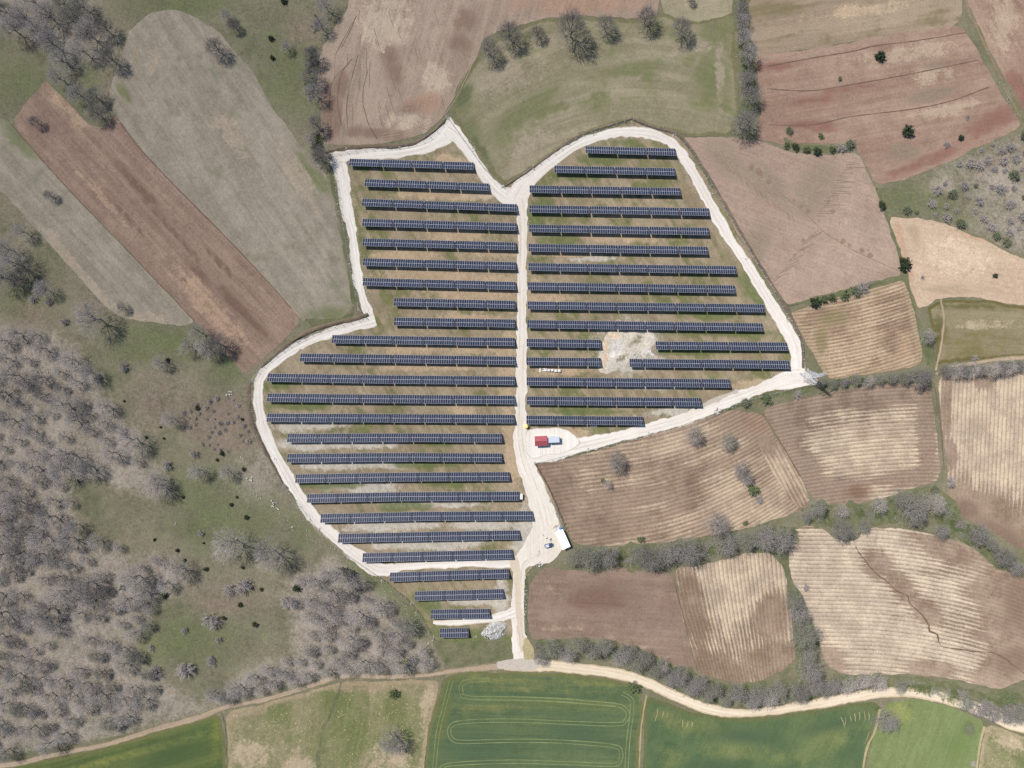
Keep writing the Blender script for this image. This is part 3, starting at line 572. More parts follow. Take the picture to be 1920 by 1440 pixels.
ribbon('gravel_road', R((974, 372, 30), (979, 395, 20), (980, 450, 17), (979, 520, 18), (978, 600, 19), (977, 700, 19), (976, 780, 20), (977, 830, 26), (985, 870, 30), (1000, 905, 36), (1011, 940, 42), (1019, 970, 46), (1026, 1000, 56), (1018, 1022, 70), (992, 1042, 42), (976, 1062, 24), (973, 1100, 22), (971, 1140, 24), (972, 1180, 27), (976, 1215, 30), (980, 1245, 34)), M['road_c'], 0.124, jit=ROADJ, label='pale central gravel road from the junction down to the farm track')
sheet('gravel_yard', [(1000, 985), (1040, 985), (1056, 1000), (1072, 1028), (1040, 1034), (1010, 1040), (985, 1052), (984, 1020)], M['road_c'], 0.128, label='gravel yard in front of the white office')
sheet('gravel_yard', [(984, 806), (1010, 802), (1050, 803), (1066, 808), (1080, 818), (1090, 832), (1060, 848), (1000, 860), (986, 850)], M['road'], 0.1285, label='white gravel yard around the red roofed hut')
ribbon('gravel_road', R((812, 1168, 8), (840, 1167, 10), (880, 1165, 11), (915, 1162, 12), (945, 1154, 18), (966, 1146, 24)), M['road'], 0.1295, jit=ROADJ, label='short white gravel spur below the second last row')
ribbon('farm_road', R((1990, 1392, 22), (1920, 1363, 22), (1850, 1336, 22), (1790, 1314, 21), (1720, 1300, 19), (1660, 1298, 18), (1600, 1307, 19), (1540, 1318, 20), (1450, 1332, 17), (1385, 1337, 16), (1330, 1329, 20), (1275, 1309, 20), (1225, 1286, 20), (1180, 1269, 21), (1120, 1258, 21), (1050, 1250, 20), (985, 1247, 24), (945, 1248, 18)), M['road_s'], 0.10, label='cream farm road winding along the bottom')
sheet('gravel_patch', [(930, 1240), (965, 1234), (1000, 1236), (1012, 1244), (1004, 1256), (960, 1258), (932, 1254)], M['greygravel'], 0.132, label='grey gravel where the site road meets the farm road')
ribbon('farm_track', R((960, 1248, 16), (900, 1253, 12), (850, 1258, 10), (800, 1266, 9), (740, 1269, 9), (690, 1268, 10), (640, 1268, 11), (580, 1287, 10), (500, 1311, 9), (420, 1327, 10), (370, 1346, 12), (280, 1371, 11), (200, 1396, 10), (100, 1416, 10), (0, 1436, 11), (-60, 1448, 11)), M['track'], 0.096, label='earth track between the wood and the lower fields')
ribbon('farm_track', R((1808, -60, 9), (1812, 0, 7), (1830, 50, 7), (1862, 120, 6), (1900, 190, 6), (1922, 235, 7)), M['oldtrack'], 0.09, label='earth track between the red fields')
ribbon('farm_track', R((1755, 702, 6), (1790, 688, 8), (1850, 677, 8), (1920, 671, 8), (1990, 664, 8)), M['track'], 0.09, label='pale track above the hedge on the right')
ribbon('farm_track', R((1764, 560, 4), (1770, 600, 5), (1764, 650, 5), (1755, 695, 5)), M['track'], 0.091, label='faint wheel track across the fallow field')
ribbon('site_ramp', R((962, 1046, 10), (967, 1064, 16), (971, 1095, 13), (973, 1130, 11), (977, 1180, 10), (984, 1222, 18)), M['road_b'], 0.134, jit=0.7, label='worn brown wheel path down the site entrance')
sheet('earth_patch', [(985, 1196), (994, 1204), (1002, 1222), (1002, 1236), (984, 1236), (980, 1216)], M['straw'], 0.136, label='yellow earth beside the site entrance')
ribbon('grey_scar', R((1304, 768, 4), (1330, 755, 8), (1360, 742, 7), (1384, 733, 3)), M['greygravel'], 0.138, jit=.8, label='grey worn patch on the right gravel road')

# --- verges, banks, ditches and lines in the fields
BK = [(-1, 0), (-.5, .7), (0, 1), (.5, .75), (1, 0)]
ZC = [0]
def bank(pts, h, label, name='earth_bank', mat='bank', z=0.0605):
    ZC[0] += 1; z += ZC[0] * 0.0004
    return ribbon(name, pts, M[mat], z, jit=0.3, prof=[(a, b * h) for a, b in BK], label=label, wnoise=0.3)
bank(R((608, 287, 6), (640, 278, 8), (690, 275, 9), (750, 274, 9), (790, 262, 8), (820, 240, 6), (836, 222, 4)), 0.7, 'dark earth bank above the upper left gravel road')
bank(R((690, 590, 7), (665, 598, 8), (630, 606, 8), (590, 618, 9), (555, 636, 8), (520, 662, 7), (490, 688, 5)), 0.9, 'cut earth bank along the ring road bend')
bank(R((470, 715, 6), (466, 745, 8), (472, 790, 8), (488, 830, 7), (508, 865, 6), (530, 905, 5)), 0.5, 'low earth bank outside the left bend of the ring road')
bank(R((946, 350, 4), (985, 324, 5), (1040, 284, 5), (1085, 254, 5), (1130, 239, 4), (1187, 222, 4)), 0.5, 'thin bank along the upper right fence, dark to stand in for its shadow')  # low edge strip, its dark colour added for the fence's thin shadow line
bank(R((1190, 226, 4), (1230, 240, 5), (1270, 252, 6), (1300, 285, 5), (1340, 350, 4), (1380, 420, 4), (1420, 488, 4), (1460, 552, 5), (1490, 605, 5), (1504, 645, 5), (1506, 690, 6)), 0.5, 'thin bank along the right fence, dark to stand in for its shadow')  # same here: dark strip carries the shadow line of the right fence
bank(R((1003, 870, 3), (1020, 898, 3), (1036, 930, 3), (1050, 965, 3), (1062, 992, 4)), 0.4, 'dark edge of the field beside the site office yard')
def verge(pts, label):
    ZC[0] += 1
    return ribbon('grass_verge', pts, M['verge'], 0.072 + ZC[0] * 0.0004, jit=0.6, label=label, wnoise=0.45)
verge(R((1003, 868, 4), (1040, 860, 9), (1080, 851, 8), (1130, 838, 5), (1200, 818, 5), (1270, 796, 7), (1320, 778, 9), (1350, 768, 14), (1400, 752, 16), (1440, 742, 12), (1500, 733, 9), (1530, 722, 9)), 'green verge below the lower right gravel road')
verge(R((986, 1080, 7), (986, 1120, 9), (984, 1160, 8), (988, 1190, 5)), 'green verge beside the site entrance road')
verge(R((1000, 1052, 10), (1016, 1042, 12), (1040, 1036, 8)), 'green verge at the lower edge of the yard')
verge(R((1470, 576, 8), (1520, 564, 10), (1580, 548, 12), (1640, 533, 8), (1692, 520, 8)), 'green hedge bank between the bare field and the furrowed field')
verge(R((1645, 352, 4), (1665, 412, 5), (1688, 480, 5), (1698, 515, 8), (1705, 540, 4)), 'green strip along the sandy field')
verge(R((1702, 540, 3), (1715, 580, 6), (1728, 620, 12), (1740, 660, 14), (1745, 700, 16)), 'green strip left of the fallow field')
verge(R((1540, 720, 10), (1600, 714, 14), (1680, 707, 16), (1740, 702, 18)), 'green hedge bank below the small furrowed field')
verge(R((1470, 260, 4), (1490, 272, 8), (1530, 279, 10), (1570, 280, 9), (1600, 272, 8)), 'green strip between the bare field and the red field')
verge(R((1520, 960, 40), (1570, 968, 50), (1640, 962, 44), (1700, 950, 60), (1760, 945, 50), (1790, 985, 40), (1840, 1015, 30), (1890, 1055, 26), (1990, 1100, 26)), 'green bank with bushes below the dark furrowed field')
sheet('grass_verge', [(1476, 1092), (1488, 1094), (1508, 1128), (1528, 1180), (1536, 1240), (1546, 1270), (1540, 1312), (1490, 1318), (1488, 1270), (1494, 1232), (1486, 1180), (1480, 1130)], M['verge'], 0.0915, jit=0.7, label='green hedge bank between two furrowed fields')
verge(R((1004, 1208, 20), (1060, 1216, 34), (1120, 1218, 36), (1180, 1232, 36), (1240, 1256, 38), (1300, 1286, 40), (1360, 1304, 40), (1420, 1304, 44), (1480, 1300, 44), (1560, 1290, 40), (1640, 1282, 34), (1720, 1284, 28), (1800, 1300, 28), (1870, 1318, 34), (1990, 1340, 50)), 'green hedge bank above the farm road')
verge(R((1388, -60, 24), (1390, 20, 26), (1400, 100, 28), (1406, 180, 26), (1396, 255, 24)), 'green strip under the tree row right of the olive meadow')
verge(R((1090, 1040, 20), (1140, 1044, 40), (1220, 1042, 44), (1300, 1032, 44), (1370, 1016, 36), (1440, 1008, 40), (1490, 1000, 24)), 'green hedge bank below the large furrowed field')
verge(R((618, 318, 9), (624, 340, 8), (640, 420, 7), (655, 510, 8), (664, 570, 10)), 'green strip outside the upper left fence')
verge(R((572, 600, 4), (600, 606, 20), (640, 600, 14), (664, 586, 6)), 'green corner where the ring road bends')
verge(R((415, 1335, 5), (424, 1390, 5), (428, 1500, 6)), 'grass strip between wheat and stubble')
verge(R((640, 1280, 4), (620, 1340, 5), (600, 1400, 5), (586, 1500, 5)), 'dark grass strip dividing the stubble field')

def line(name, pts, mat, z, label, jit=0.12): return ribbon(name, pts, M[mat], z, jit=jit, label=label, wnoise=0.35)
line('field_edge', R((20, 232, 1.6), (120, 346, 1.6), (240, 471, 1.8), (365, 602, 1.6)), 'ditch', 0.085, 'dark plough edge left of the brown strip')
line('field_edge', R((214, 214, 2), (260, 276, 2), (340, 361, 2.4), (420, 441, 2), (500, 526, 2), (545, 577, 2)), 'ditch', 0.085, 'dark plough edge right of the brown strip')
line('field_edge', R((1264, 1092, 1.6), (1282, 1160, 2), (1300, 1235, 1.6)), 'ditch', 0.085, 'dark line between two fields above the hedge')
line('field_edge', R((1430, 776, 2), (1462, 827, 2.2), (1500, 893, 2)), 'ditch', 0.085, 'dark line between the large and the dark furrowed field')
line('field_edge', R((1752, 720, 2), (1764, 800, 2.4), (1770, 880, 2)), 'ditch', 0.085, 'dark line between two furrowed fields on the right')
line('erosion_gully', R((1604, 1025, 1.5), (1615, 1042, 2), (1640, 1072, 2.2), (1665, 1092, 2), (1682, 1108, 2.4), (1702, 1116, 2), (1706, 1132, 2.4), (1730, 1155, 2.2), (1742, 1172, 2.2), (1744, 1182, 2), (1757, 1190, 2.4), (1760, 1204, 2.2), (1766, 1212, 2), (1820, 1220, 1.6), (1872, 1228, 1.8), (1920, 1262, 1.6)), 'ditch', 0.085, 'dark erosion gully zigzagging down the pale field', jit=0.45)
line('field_edge', R((1440, 124, 2.2), (1540, 106, 2.2), (1600, 96, 2), (1640, 86, 1.8), (1720, 76, 1.6), (1812, 61, 1.6)), 'ditch', 0.085, 'dark furrow line in the upper red field')
line('field_edge', R((1445, 167, 1.2), (1520, 170, 1.6), (1600, 158, 1.8), (1680, 144, 1.8), (1760, 128, 1.6), (1832, 113, 1.6)), 'ditch', 0.085, 'dark furrow line across the middle of the red field')
line('field_edge', R((1440, 234, 1.4), (1520, 234, 1.8), (1600, 218, 1.8), (1700, 206, 1.8), (1780, 190, 1.8), (1855, 163, 1.8)), 'ditch', 0.085, 'dark furrow line in the lower red field')
for k, (pts) in enumerate([[(672, 290 - 190), (664, 130), (655, 165), (650, 200), (652, 240)], [(655, 118), (625, 150), (618, 190), (620, 230)], [(690, 130), (680, 180), (690, 230), (708, 262)], [(660, 110), (640, 140), (633, 190), (640, 235)], [(668, 30), (655, 60), (640, 90)], [(662, 40), (645, 72), (630, 100)]]):
    line('plough_line', [(a, b, 1.1) for a, b in pts], 'ditch', 0.086 + k * .0005, 'dark curved plough line in the upper brown field, number %s from the meadow side' % ['two', 'one', 'four', 'three', 'six', 'five'][k])
for k, off in enumerate((0, 5, 10)):
    line('plough_line', [(895 - off, 100 + off, 1.2), (872 - off, 150, 1.2), (848 - off, 195, 1.2), (815 - off, 232 - off * .6, 1.2), (770, 252 - off, 1.2), (715, 262 - off, 1.2)], 'palelines', 0.087 + k * .0006, ['outermost', 'middle', 'innermost'][k] + ' pale headland furrow around the upper brown field')
for k, pts in enumerate([[(270, 150), (258, 100), (285, 45)], [(262, 152), (250, 104), (276, 48)], [(560, 300), (575, 340), (600, 400)], [(455, 240), (470, 225), (480, 222)], [(88, 185), (120, 205), (150, 230), (180, 238), (215, 236)]]):
    line('wheel_track', [(a, b, 1.3) for a, b in pts], 'palelines', 0.088 + k * .0005, ['pale wheel track in the top of the large meadow, right one', 'pale wheel track in the top of the large meadow, left one', 'pale wheel track in the lower large meadow', 'short curved wheel track in the large meadow', 'pale turning track at the top of the brown strip'][k])
# tramlines in the wheat
def tram(pts, label, z):
    for side in (-1, 1):
        q = np.array(pts, float); d = np.gradient(q, axis=0); d /= (np.hypot(d[:, 0], d[:, 1])[:, None] + 1e-9)
        q = q + np.stack([-d[:, 1], d[:, 0]], 1) * 3.1 * side
        line('tramline', [(a, b, 1.25) for a, b in q], 'tram', z + (side + 1) * .0008, label + (' outer wheel' if side < 0 else ' inner wheel'), jit=.08)
tram([(1195, 1500), (1155, 1321), (1000, 1311), (880, 1308), (866, 1300), (864, 1288), (874, 1278), (920, 1274)][1:], 'upper tramline loop in the dark wheat,', 0.085)
tram([(960, 1309), (1060, 1313), (1150, 1322), (1168, 1326), (1178, 1338), (1172, 1352), (1158, 1358), (1080, 1356), (960, 1351), (880, 1353), (850, 1358), (842, 1370), (848, 1386), (870, 1391), (960, 1389), (1060, 1391), (1150, 1399), (1164, 1410), (1163, 1425), (1150, 1434), (1060, 1431), (960, 1428), (860, 1432), (828, 1440), (820, 1470)], 'long looping tramline in the dark wheat,', 0.088)
tram([(1166, 1300), (1184, 1312), (1184, 1340), (1176, 1420), (1170, 1500)], 'upright tramline at the right edge of the dark wheat,', 0.091)
tram([(846, 1276), (832, 1330), (818, 1400), (798, 1500)], 'upright tramline at the left edge of the dark wheat,', 0.094)
tram([(1670, 1500), (1690, 1390), (1708, 1352), (1725, 1339), (1745, 1338), (1754, 1350), (1740, 1390), (1715, 1470)], 'looping tramline in the light wheat,', 0.085)
for k, (a, b, c, d) in enumerate([(1233, 1330, 1228, 1352), (1244, 1334, 1240, 1348), (1252, 1336, 1249, 1346), (1280, 1350, 1279, 1364), (1290, 1352, 1287, 1364), (1298, 1354, 1296, 1362), (1577, 1345, 1584, 1366), (1585, 1344, 1584, 1360), (1594, 1342, 1596, 1356), (1602, 1338, 1604, 1352), (1611, 1335, 1612, 1350), (1620, 1332, 1622, 1352), (1629, 1336, 1629, 1350), (1630, 1372, 1620, 1396)]):
    line('straw_line', [(a, b, 0.9), ((a + c) / 2 + 1, (b + d) / 2, 1.3), (c, d, 0.7)], 'straw', 0.086 + k * .0004, 'short pale line in the wheat, %s' % ['first left of the tree', 'first', 'second', 'third', 'fourth', 'fifth', 'sixth', 'seventh', 'eighth', 'ninth', 'tenth', 'eleventh', 'twelfth', 'last'][k])
line('field_edge', R((1212, 1304, 3), (1206, 1340, 3), (1200, 1400, 3), (1192, 1500, 3.5)), 'straw', 0.09, 'pale strip between two wheat fields')
line('field_edge', R((1650, 1330, 4), (1640, 1372, 4), (1620, 1430, 4), (1600, 1500, 4)), 'straw', 0.09, 'pale strip between dark and light wheat')
line('field_edge', R((1846, 1362, 4), (1834, 1420, 4), (1814, 1500, 4)), 'straw', 0.09, 'pale strip right of the light wheat')

def many_lines(name, lines, mat, z, label):
    """several thin marks of the same kind, countless, in one sheet"""
    vs = []; fs = []
    for k, L in enumerate(lines):
        c = np.array([W(a, b) for a, b in L]); w = RND.uniform(.9, 1.5) * S
        for i in range(len(c) - 1):
            d = c[i + 1] - c[i]; d = d / (np.hypot(*d) + 1e-9); n = np.array([-d[1], d[0]]) * w * .5
            b = len(vs); zz = z + k * 0.00008
            for p_, s_ in ((c[i], 1), (c[i], -.6), (c[i + 1], -.4), (c[i + 1], .6)): vs.append((p_[0] + n[0] * s_, p_[1] + n[1] * s_, zz))
            fs.append((b, b + 1, b + 2, b + 3))
    me = bpy.data.meshes.new(name); me.from_pydata(vs, [], fs)
    if me.polygons[0].normal.z < 0: me.flip_normals()
    for nm in ('fuv', 'pp'): me.attributes.new(nm, 'FLOAT_VECTOR', 'POINT')
    me.materials.append(M[mat])
    return tag(new_obj(name, me), label, None, None, 'structure')
mk = []
for i in range(34):   # fishbone marks down the left diagonal of the bare field
    t_ = i / 33; bx, by = 1340 + 150 * t_ + RND.uniform(-4, 4), 290 + 120 * t_ + RND.uniform(-4, 4)
    mk.append([(bx, by), (bx + RND.uniform(3, 9), by + RND.uniform(8, 18))])
for i in range(22):
    t_ = i / 21; bx, by = 1590 - 60 * t_ + RND.uniform(-3, 3), 305 + 100 * t_
    mk.append([(bx, by), (bx + RND.uniform(14, 44), by + RND.uniform(-4, 3))])
for i in range(14):
    t_ = i / 13; bx, by = 1520 - 70 * t_, 440 + 90 * t_ + RND.uniform(-5, 5)
    mk.append([(bx, by), (bx + RND.uniform(16, 34), by - RND.uniform(6, 16))])
for i in range(16):
    bx, by = 1408 + RND.uniform(-10, 16), 435 + i * 3.4; mk.append([(bx, by), (bx + RND.uniform(6, 14), by + RND.uniform(6, 14))])
mk.append([(1460, 360), (1510, 400), (1548, 438), (1600, 470), (1684, 508)])
many_lines('plough_marks', mk, 'ditch2', 0.0835, 'thin fishbone plough marks in the bare pinkish field')
mk = []
for i in range(60):
    t_ = RND.random(); bx, by = 90 + 380 * t_ + RND.uniform(-40, 60), 200 + 400 * t_ + RND.uniform(-30, 10)
    if not inside(np.array([(40, 230), (84, 160), (200, 240), (545, 577), (470, 680)]), np.array([[bx, by]]))[0]: continue
    l_ = RND.uniform(10, 46); mk.append([(bx, by), (bx + l_ * .5, by + l_ * .53), (bx + l_, by + l_ * 1.08)])
many_lines('plough_marks', mk, 'ditch2', 0.0835, 'thin dark plough marks along the brown strip')
mk = []
for i in range(46):
    bx = 612 + 270 * RND.random(); by = RND.uniform(10, 240)
    if not inside(np.array([(640, 40), (600, 110), (606, 250), (690, 258), (790, 240), (840, 180), (890, 100), (900, 10), (670, 5)]), np.array([[bx, by]]))[0]: continue
    l_ = RND.uniform(14, 50); k_ = -.28 if bx > 700 else .02
    mk.append([(bx, by), (bx - k_ * l_ * .5, by + l_ * .5), (bx - k_ * l_ * 1.1, by + l_)])
many_lines('plough_marks', mk, 'ditch2', 0.0845, 'thin dark plough marks in the upper brown field')

# ------------------------------------------------------------------ solar tables
def glass_mat():
    m = bpy.data.materials.new('module_glass'); m.use_nodes = True
    t = m.node_tree; b = t.nodes['Principled BSDF']
    g = t.nodes.new('ShaderNodeNewGeometry')
    n = t.nodes.new('ShaderNodeTexNoise'); n.inputs['Scale'].default_value = 0.35; n.inputs['Detail'].default_value = 3
    t.links.new(g.outputs['Position'], n.inputs['Vector'])
    r = t.nodes.new('ShaderNodeMapRange'); r.inputs['From Min'].default_value = .35; r.inputs['From Max'].default_value = .65
    t.links.new(n.outputs[0], r.inputs['Value'])
    ad = t.nodes.new('ShaderNodeMath'); ad.operation = 'MULTIPLY_ADD'; ad.inputs[1].default_value = 0.6
    sb = t.nodes.new('ShaderNodeMath'); sb.operation = 'MULTIPLY'; sb.inputs[1].default_value = 0.4
    t.links.new(r.outputs[0], sb.inputs[0])
    t.links.new(g.outputs['Random Per Island'], ad.inputs[0]); t.links.new(sb.outputs[0], ad.inputs[2])
    mx = t.nodes.new('ShaderNodeMix'); mx.data_type = 'RGBA'
    mx.inputs[6].default_value = (0.012, 0.015, 0.026, 1); mx.inputs[7].default_value = (0.024, 0.024, 0.040, 1)
    t.links.new(ad.outputs[0], mx.inputs[0]); t.links.new(mx.outputs[2], b.inputs['Base Color'])
    b.inputs['Roughness'].default_value = 0.25; b.inputs['Specular IOR Level'].default_value = 0.28
    return m
M['glass'] = glass_mat()
M['frame'] = simple_mat('aluminium_frame', (0.40, 0.42, 0.46, 1), 0.5, 0.0, 0.3)
M['steel'] = simple_mat('galvanised_steel', (0.36, 0.37, 0.38, 1), 0.5, 0.5, 0.4)
PITCH = 1.121
PLAN, RISE, ZLOW = 4.05, 1.95, 0.8
SLEN = math.hypot(PLAN, RISE); TA = math.atan2(RISE, PLAN)

def tilt(x, s, n):
    """x along the row, s down-image along the slope, n normal to the glass"""
    return (x, -s * math.cos(TA) + n * math.sin(TA), ZLOW + s * math.sin(TA) + n * math.cos(TA))

def sbox(mb, x0, x1, s0, s1, n0, n1, mi=0):
    vs = [tilt(x, s, n) for n in (n0, n1) for x, s in ((x0, s0), (x1, s0), (x1, s1), (x0, s1))]
    mb.add(vs, [(0, 1, 2, 3), (7, 6, 5, 4), (4, 5, 1, 0), (5, 6, 2, 1), (6, 7, 3, 2), (7, 4, 0, 3)], mi)

def table_meshes(nmod):
    L = nmod * PITCH; x0 = -L / 2
    half = SLEN / 2
    rows = []
    for rI in range(2):
        mb = MB(); s0 = rI * half
        sa, sb = s0 + 0.012, s0 + half - 0.012
        for k in range(nmod):
            a = x0 + k * PITCH + 0.010; b = a + PITCH - 0.020
            sbox(mb, a, b, sa, sb, 0.0, 0.035, 1)
            u, v = sa + 0.045, sb - 0.045
            mb.add([tilt(x, s, 0.038) for x, s in ((a + .030, v), (b - .030, v), (b - .030, u), (a + .030, u))], [(0, 1, 2, 3)], 0)
        rows.append(mb.mesh('module_row', [M['glass'], M['frame']]))
    mb = MB()
    for s in (0.45, half - 0.45, half + 0.45, SLEN - 0.45):
        sbox(mb, x0 + .05, -x0 - .05, s - .04, s + .04, -0.09, -0.003)
    npost = max(2, round(L / 3.8)); posts = []
    for k in range(npost):
        x = x0 + L * (k + .5) / npost
        sbox(mb, x - .05, x + .05, 0.2, SLEN - 0.2, -0.21, -0.092)
        a = tilt(x, 0.9, -0.15); b = tilt(x, SLEN * .62, -0.18)
        mb.bar((x, b[1], 0.55), a, 0.035)
        posts.append((x, b[1], b[2]))
    frame = mb.mesh('support_frame', M['steel'])
    pm = MB().box(-.07, .07, -.05, .05, -0.3, 1.0).mesh('post', M['steel'])
    return rows, frame, pm, posts, L

TM = {n: table_meshes(n) for n in (13, 7, 6)}
ORD = ['first', 'second', 'third', 'fourth', 'fifth', 'sixth', 'seventh', 'eighth', 'ninth', 'tenth', 'eleventh', 'twelfth', 'thirteenth', 'fourteenth', 'fifteenth', 'sixteenth', 'seventeenth', 'eighteenth', 'nineteenth', 'twentieth', 'twenty-first', 'twenty-second', 'twenty-third', 'twenty-fourth', 'twenty-fifth', 'twenty-sixth', 'twenty-seventh', 'twenty-eighth', 'twenty-ninth', 'thirtieth']
def place_table(a, b, nmod, label, group):
    rows, frame, pm, posts, L = TM[nmod]
    A = W(a[0], a[1], ZLOW); B = W(b[0], b[1], ZLOW)
    full = math.hypot(B[0] - A[0], B[1] - A[1])
    k = (full - 0.46) / L
    o = thing('solar_table', label, 'solar table', ((A[0] + B[0]) / 2, (A[1] + B[1]) / 2, 0.07), math.atan2(B[1] - A[1], B[0] - A[0]), group)
    o.scale = (k, 1, 1)
    o.rotation_euler[0] = RND.uniform(-.018, .018); o.rotation_euler[1] = RND.uniform(-.004, .004)
    for me in rows:
        r = new_obj('module_row', me, o); r['kind'] = 'stuff'
    new_obj('support_frame', frame, o)
    for x, y, z in posts:
        p = new_obj('post', pm, o, (x, y, 0)); p.scale = (1, 1, z)

LEFT = [  # polyline of the low edge in the photograph, tables
    ([(655, 297.5), (889, 304.5)], 4), ([(684, 335.5), (917.5, 344)], 4), ([(679, 372.5), (970, 383)], 5), ([(679.5, 410), (969.5, 418.5)], 5),
    ([(680, 447), (968.5, 454.5)], 5), ([(680.5, 484), (968.5, 491.5)], 5), ([(680.5, 521), (968, 528.5)], 5), ([(738.5, 558.5), (967, 564)], 4),
    ([(738.5, 595), (966.5, 599)], 4), ([(622.5, 628), (966, 633.5)], 6), ([(563, 662.5), (966, 668.5)], 7), ([(502, 700), (740, 703.7), (966, 705.8)], 8),
    ([(501.5, 737.5), (740, 740), (965.5, 741.8)], 8), ([(501, 775), (740, 776), (965, 777.6)], 8), ([(539, 813), (740, 812.2), (942, 813.2)], 7), ([(538.5, 851), (740, 848.8), (942, 850)], 7),
    ([(554, 889), (740, 886), (956, 884.8)], 7), ([(576, 926), (755, 922.6), (974, 921.5)], 7), ([(601, 963.5), (777, 959.6), (999, 958)], 7), ([(634, 1000.7), (807, 997), (974.5, 994)], 6),
    ([(679.5, 1037), (794.5, 1034), (961, 1030)], 5), ([(730.5, 1073.5), (843.5, 1069.6), (955, 1066.5)], 4), ([(777.5, 1108.7), (944, 1104)], 3), ([(807.5, 1142.7), (918.5, 1141)], 2), ([(824, 1178), (879, 1177)], 1)]
RIGHT = [
    ([(1097, 274), (1267, 278.5)], 3, 0), ([(1038.5, 310.5), (1266, 315.5)], 4, 0), ([(992, 347.5), (1275.5, 352.5)], 5, 0), ([(991.5, 384.5), (1330, 390.5)], 6, 0),
    ([(991, 421), (1329, 427)], 6, 0), ([(990, 457), (1327, 462.5)], 6, 0), ([(990, 493), (1380, 499)], 7, 0), ([(989, 529), (1378, 535)], 7, 0),
    ([(988.5, 565), (1432.5, 570.6)], 8, 0), ([(988, 600), (1430, 606)], 8, 0), ([(986.5, 635), (1127, 637)], 3, 2), ([(986.5, 670), (1127, 671)], 3, 2),
    ([(986.5, 707), (1369, 711)], 7, 0), ([(987, 743), (1314.5, 746)], 6, 0), ([(986, 779), (1206, 781)], 4, 0)]
RIGHT2 = [([(1228, 640), (1476, 642)], 5, 1), ([(1179, 672.7), (1480, 676)], 6, 1)]

def row_points(poly, counts):
    P = np.array(poly, float); s = np.concatenate([[0], np.cumsum(np.hypot(*np.diff(P, axis=0).T))])
    c = np.concatenate([[0], np.cumsum(counts)]) / sum(counts) * s[-1]
    return [(np.interp(t, s, P[:, 0]), np.interp(t, s, P[:, 1])) for t in c]

def do_row(poly, n, part, where, rowname, from_left):
    counts = [13] * n
    if part == 2: counts[-1] = 7
    if part == 1: counts[0] = 6
    pts = row_points(poly, counts)
    for k in range(n):
        idx = k if from_left else n - 1 - k
        if n == 1: lab = 'lone blue solar table at the foot of the farm beside the white rubble heap'
        elif counts[k] != 13: lab = 'half length blue solar table beside the rubble in %s' % rowname
        else: lab = '%s blue solar table from the central road in %s' % (ORD[idx], rowname)
        place_table(pts[k], pts[k + 1], counts[k], lab, where)
for i, (poly, n) in enumerate(LEFT):
    do_row(poly, n, 0, 'solar tables left of the central road', 'the %s row down on the left' % ORD[i], False)
for i, (poly, n, part) in enumerate(RIGHT):
    do_row(poly, n, part, 'solar tables right of the central road', 'the %s row down on the right' % ORD[i], True)
for i, (poly, n, part) in enumerate(RIGHT2):
    counts = [6] + [13] * (n - 1); pts = row_points(poly, counts)
    for k in range(n):
        rn = 'upper' if i == 0 else 'lower'
        lab = 'half length blue solar table leading the %s row right of the rubble' % rn if k == 0 else '%s full blue solar table right of the rubble in its %s row' % (ORD[k - 1], rn)
        place_table(pts[k], pts[k + 1], counts[k], lab, 'solar tables right of the central road')

# ------------------------------------------------------------------ trees and bushes
def bark(name, a, b, rough=0.9):
    t = NT(name); oi = t.t.nodes.new('ShaderNodeObjectInfo')
    n = t.noise(t.P, 0.9, 3, 0.6)
    f = t.math('MULTIPLY_ADD', oi.outputs['Random'], 0.6, t.math('MULTIPLY', n, 0.45))
    return t.diffuse(t.mix(f, a, b))
M['bark'] = bark('bark', (0.130, 0.115, 0.104, 1), (0.195, 0.174, 0.158, 1))
M['twig'] = bark('twigs_grey', (0.275, 0.248, 0.228, 1), (0.360, 0.324, 0.298, 1))
M['twig_n'] = bark('twigs_brown', (0.180, 0.163, 0.150, 1), (0.245, 0.220, 0.203, 1))
M['twig_d'] = bark('twigs_dark', (0.140, 0.128, 0.114, 1), (0.195, 0.176, 0.157, 1))
M['twig_m'] = bark('twigs_mauve', (0.315, 0.277, 0.255, 1), (0.400, 0.352, 0.324, 1))
M['twig_g'] = bark('twigs_greenish', (0.165, 0.162, 0.128, 1), (0.225, 0.216, 0.178, 1))
M['leaf_dk'] = bark('leaves_dark', (0.030, 0.042, 0.022, 1), (0.058, 0.070, 0.036, 1))
M['leaf_md'] = bark('leaves_green', (0.075, 0.098, 0.042, 1), (0.125, 0.145, 0.068, 1))
M['leaf_yl'] = bark('leaves_yellow', (0.26, 0.25, 0.09, 1), (0.34, 0.32, 0.13, 1))

def unit(v):
    return v / (np.linalg.norm(v) + 1e-9)

def taper(mb, a, b, r0, r1, n=3):
    d = b - a; L = np.linalg.norm(d)
    if L < 1e-5: return
    d = d / L
    u = unit(np.cross(d, (0.3, 0.5, 0.81) if abs(d[2]) > .9 else (0, 0, 1.0))); w = np.cross(d, u)
    vs = []
    base = len(mb.v)
    for i in range(n):
        t = 2 * math.pi * i / n
        o = u * math.cos(t) + w * math.sin(t)
        mb.v.append(tuple(a + o * r0))
    if r1 <= 0.004:
        mb.v.append(tuple(b))
        for i in range(n): mb.f.append((base + i, base + (i + 1) % n, base + n)); mb.m.append(0)
    else:
        for i in range(n):
            t = 2 * math.pi * i / n
            o = u * math.cos(t) + w * math.sin(t)
            mb.v.append(tuple(b + o * r1))
        for i in range(n):
            j = (i + 1) % n
            mb.f.append((base + i, base + j, base + n + j, base + n + i)); mb.m.append(0)

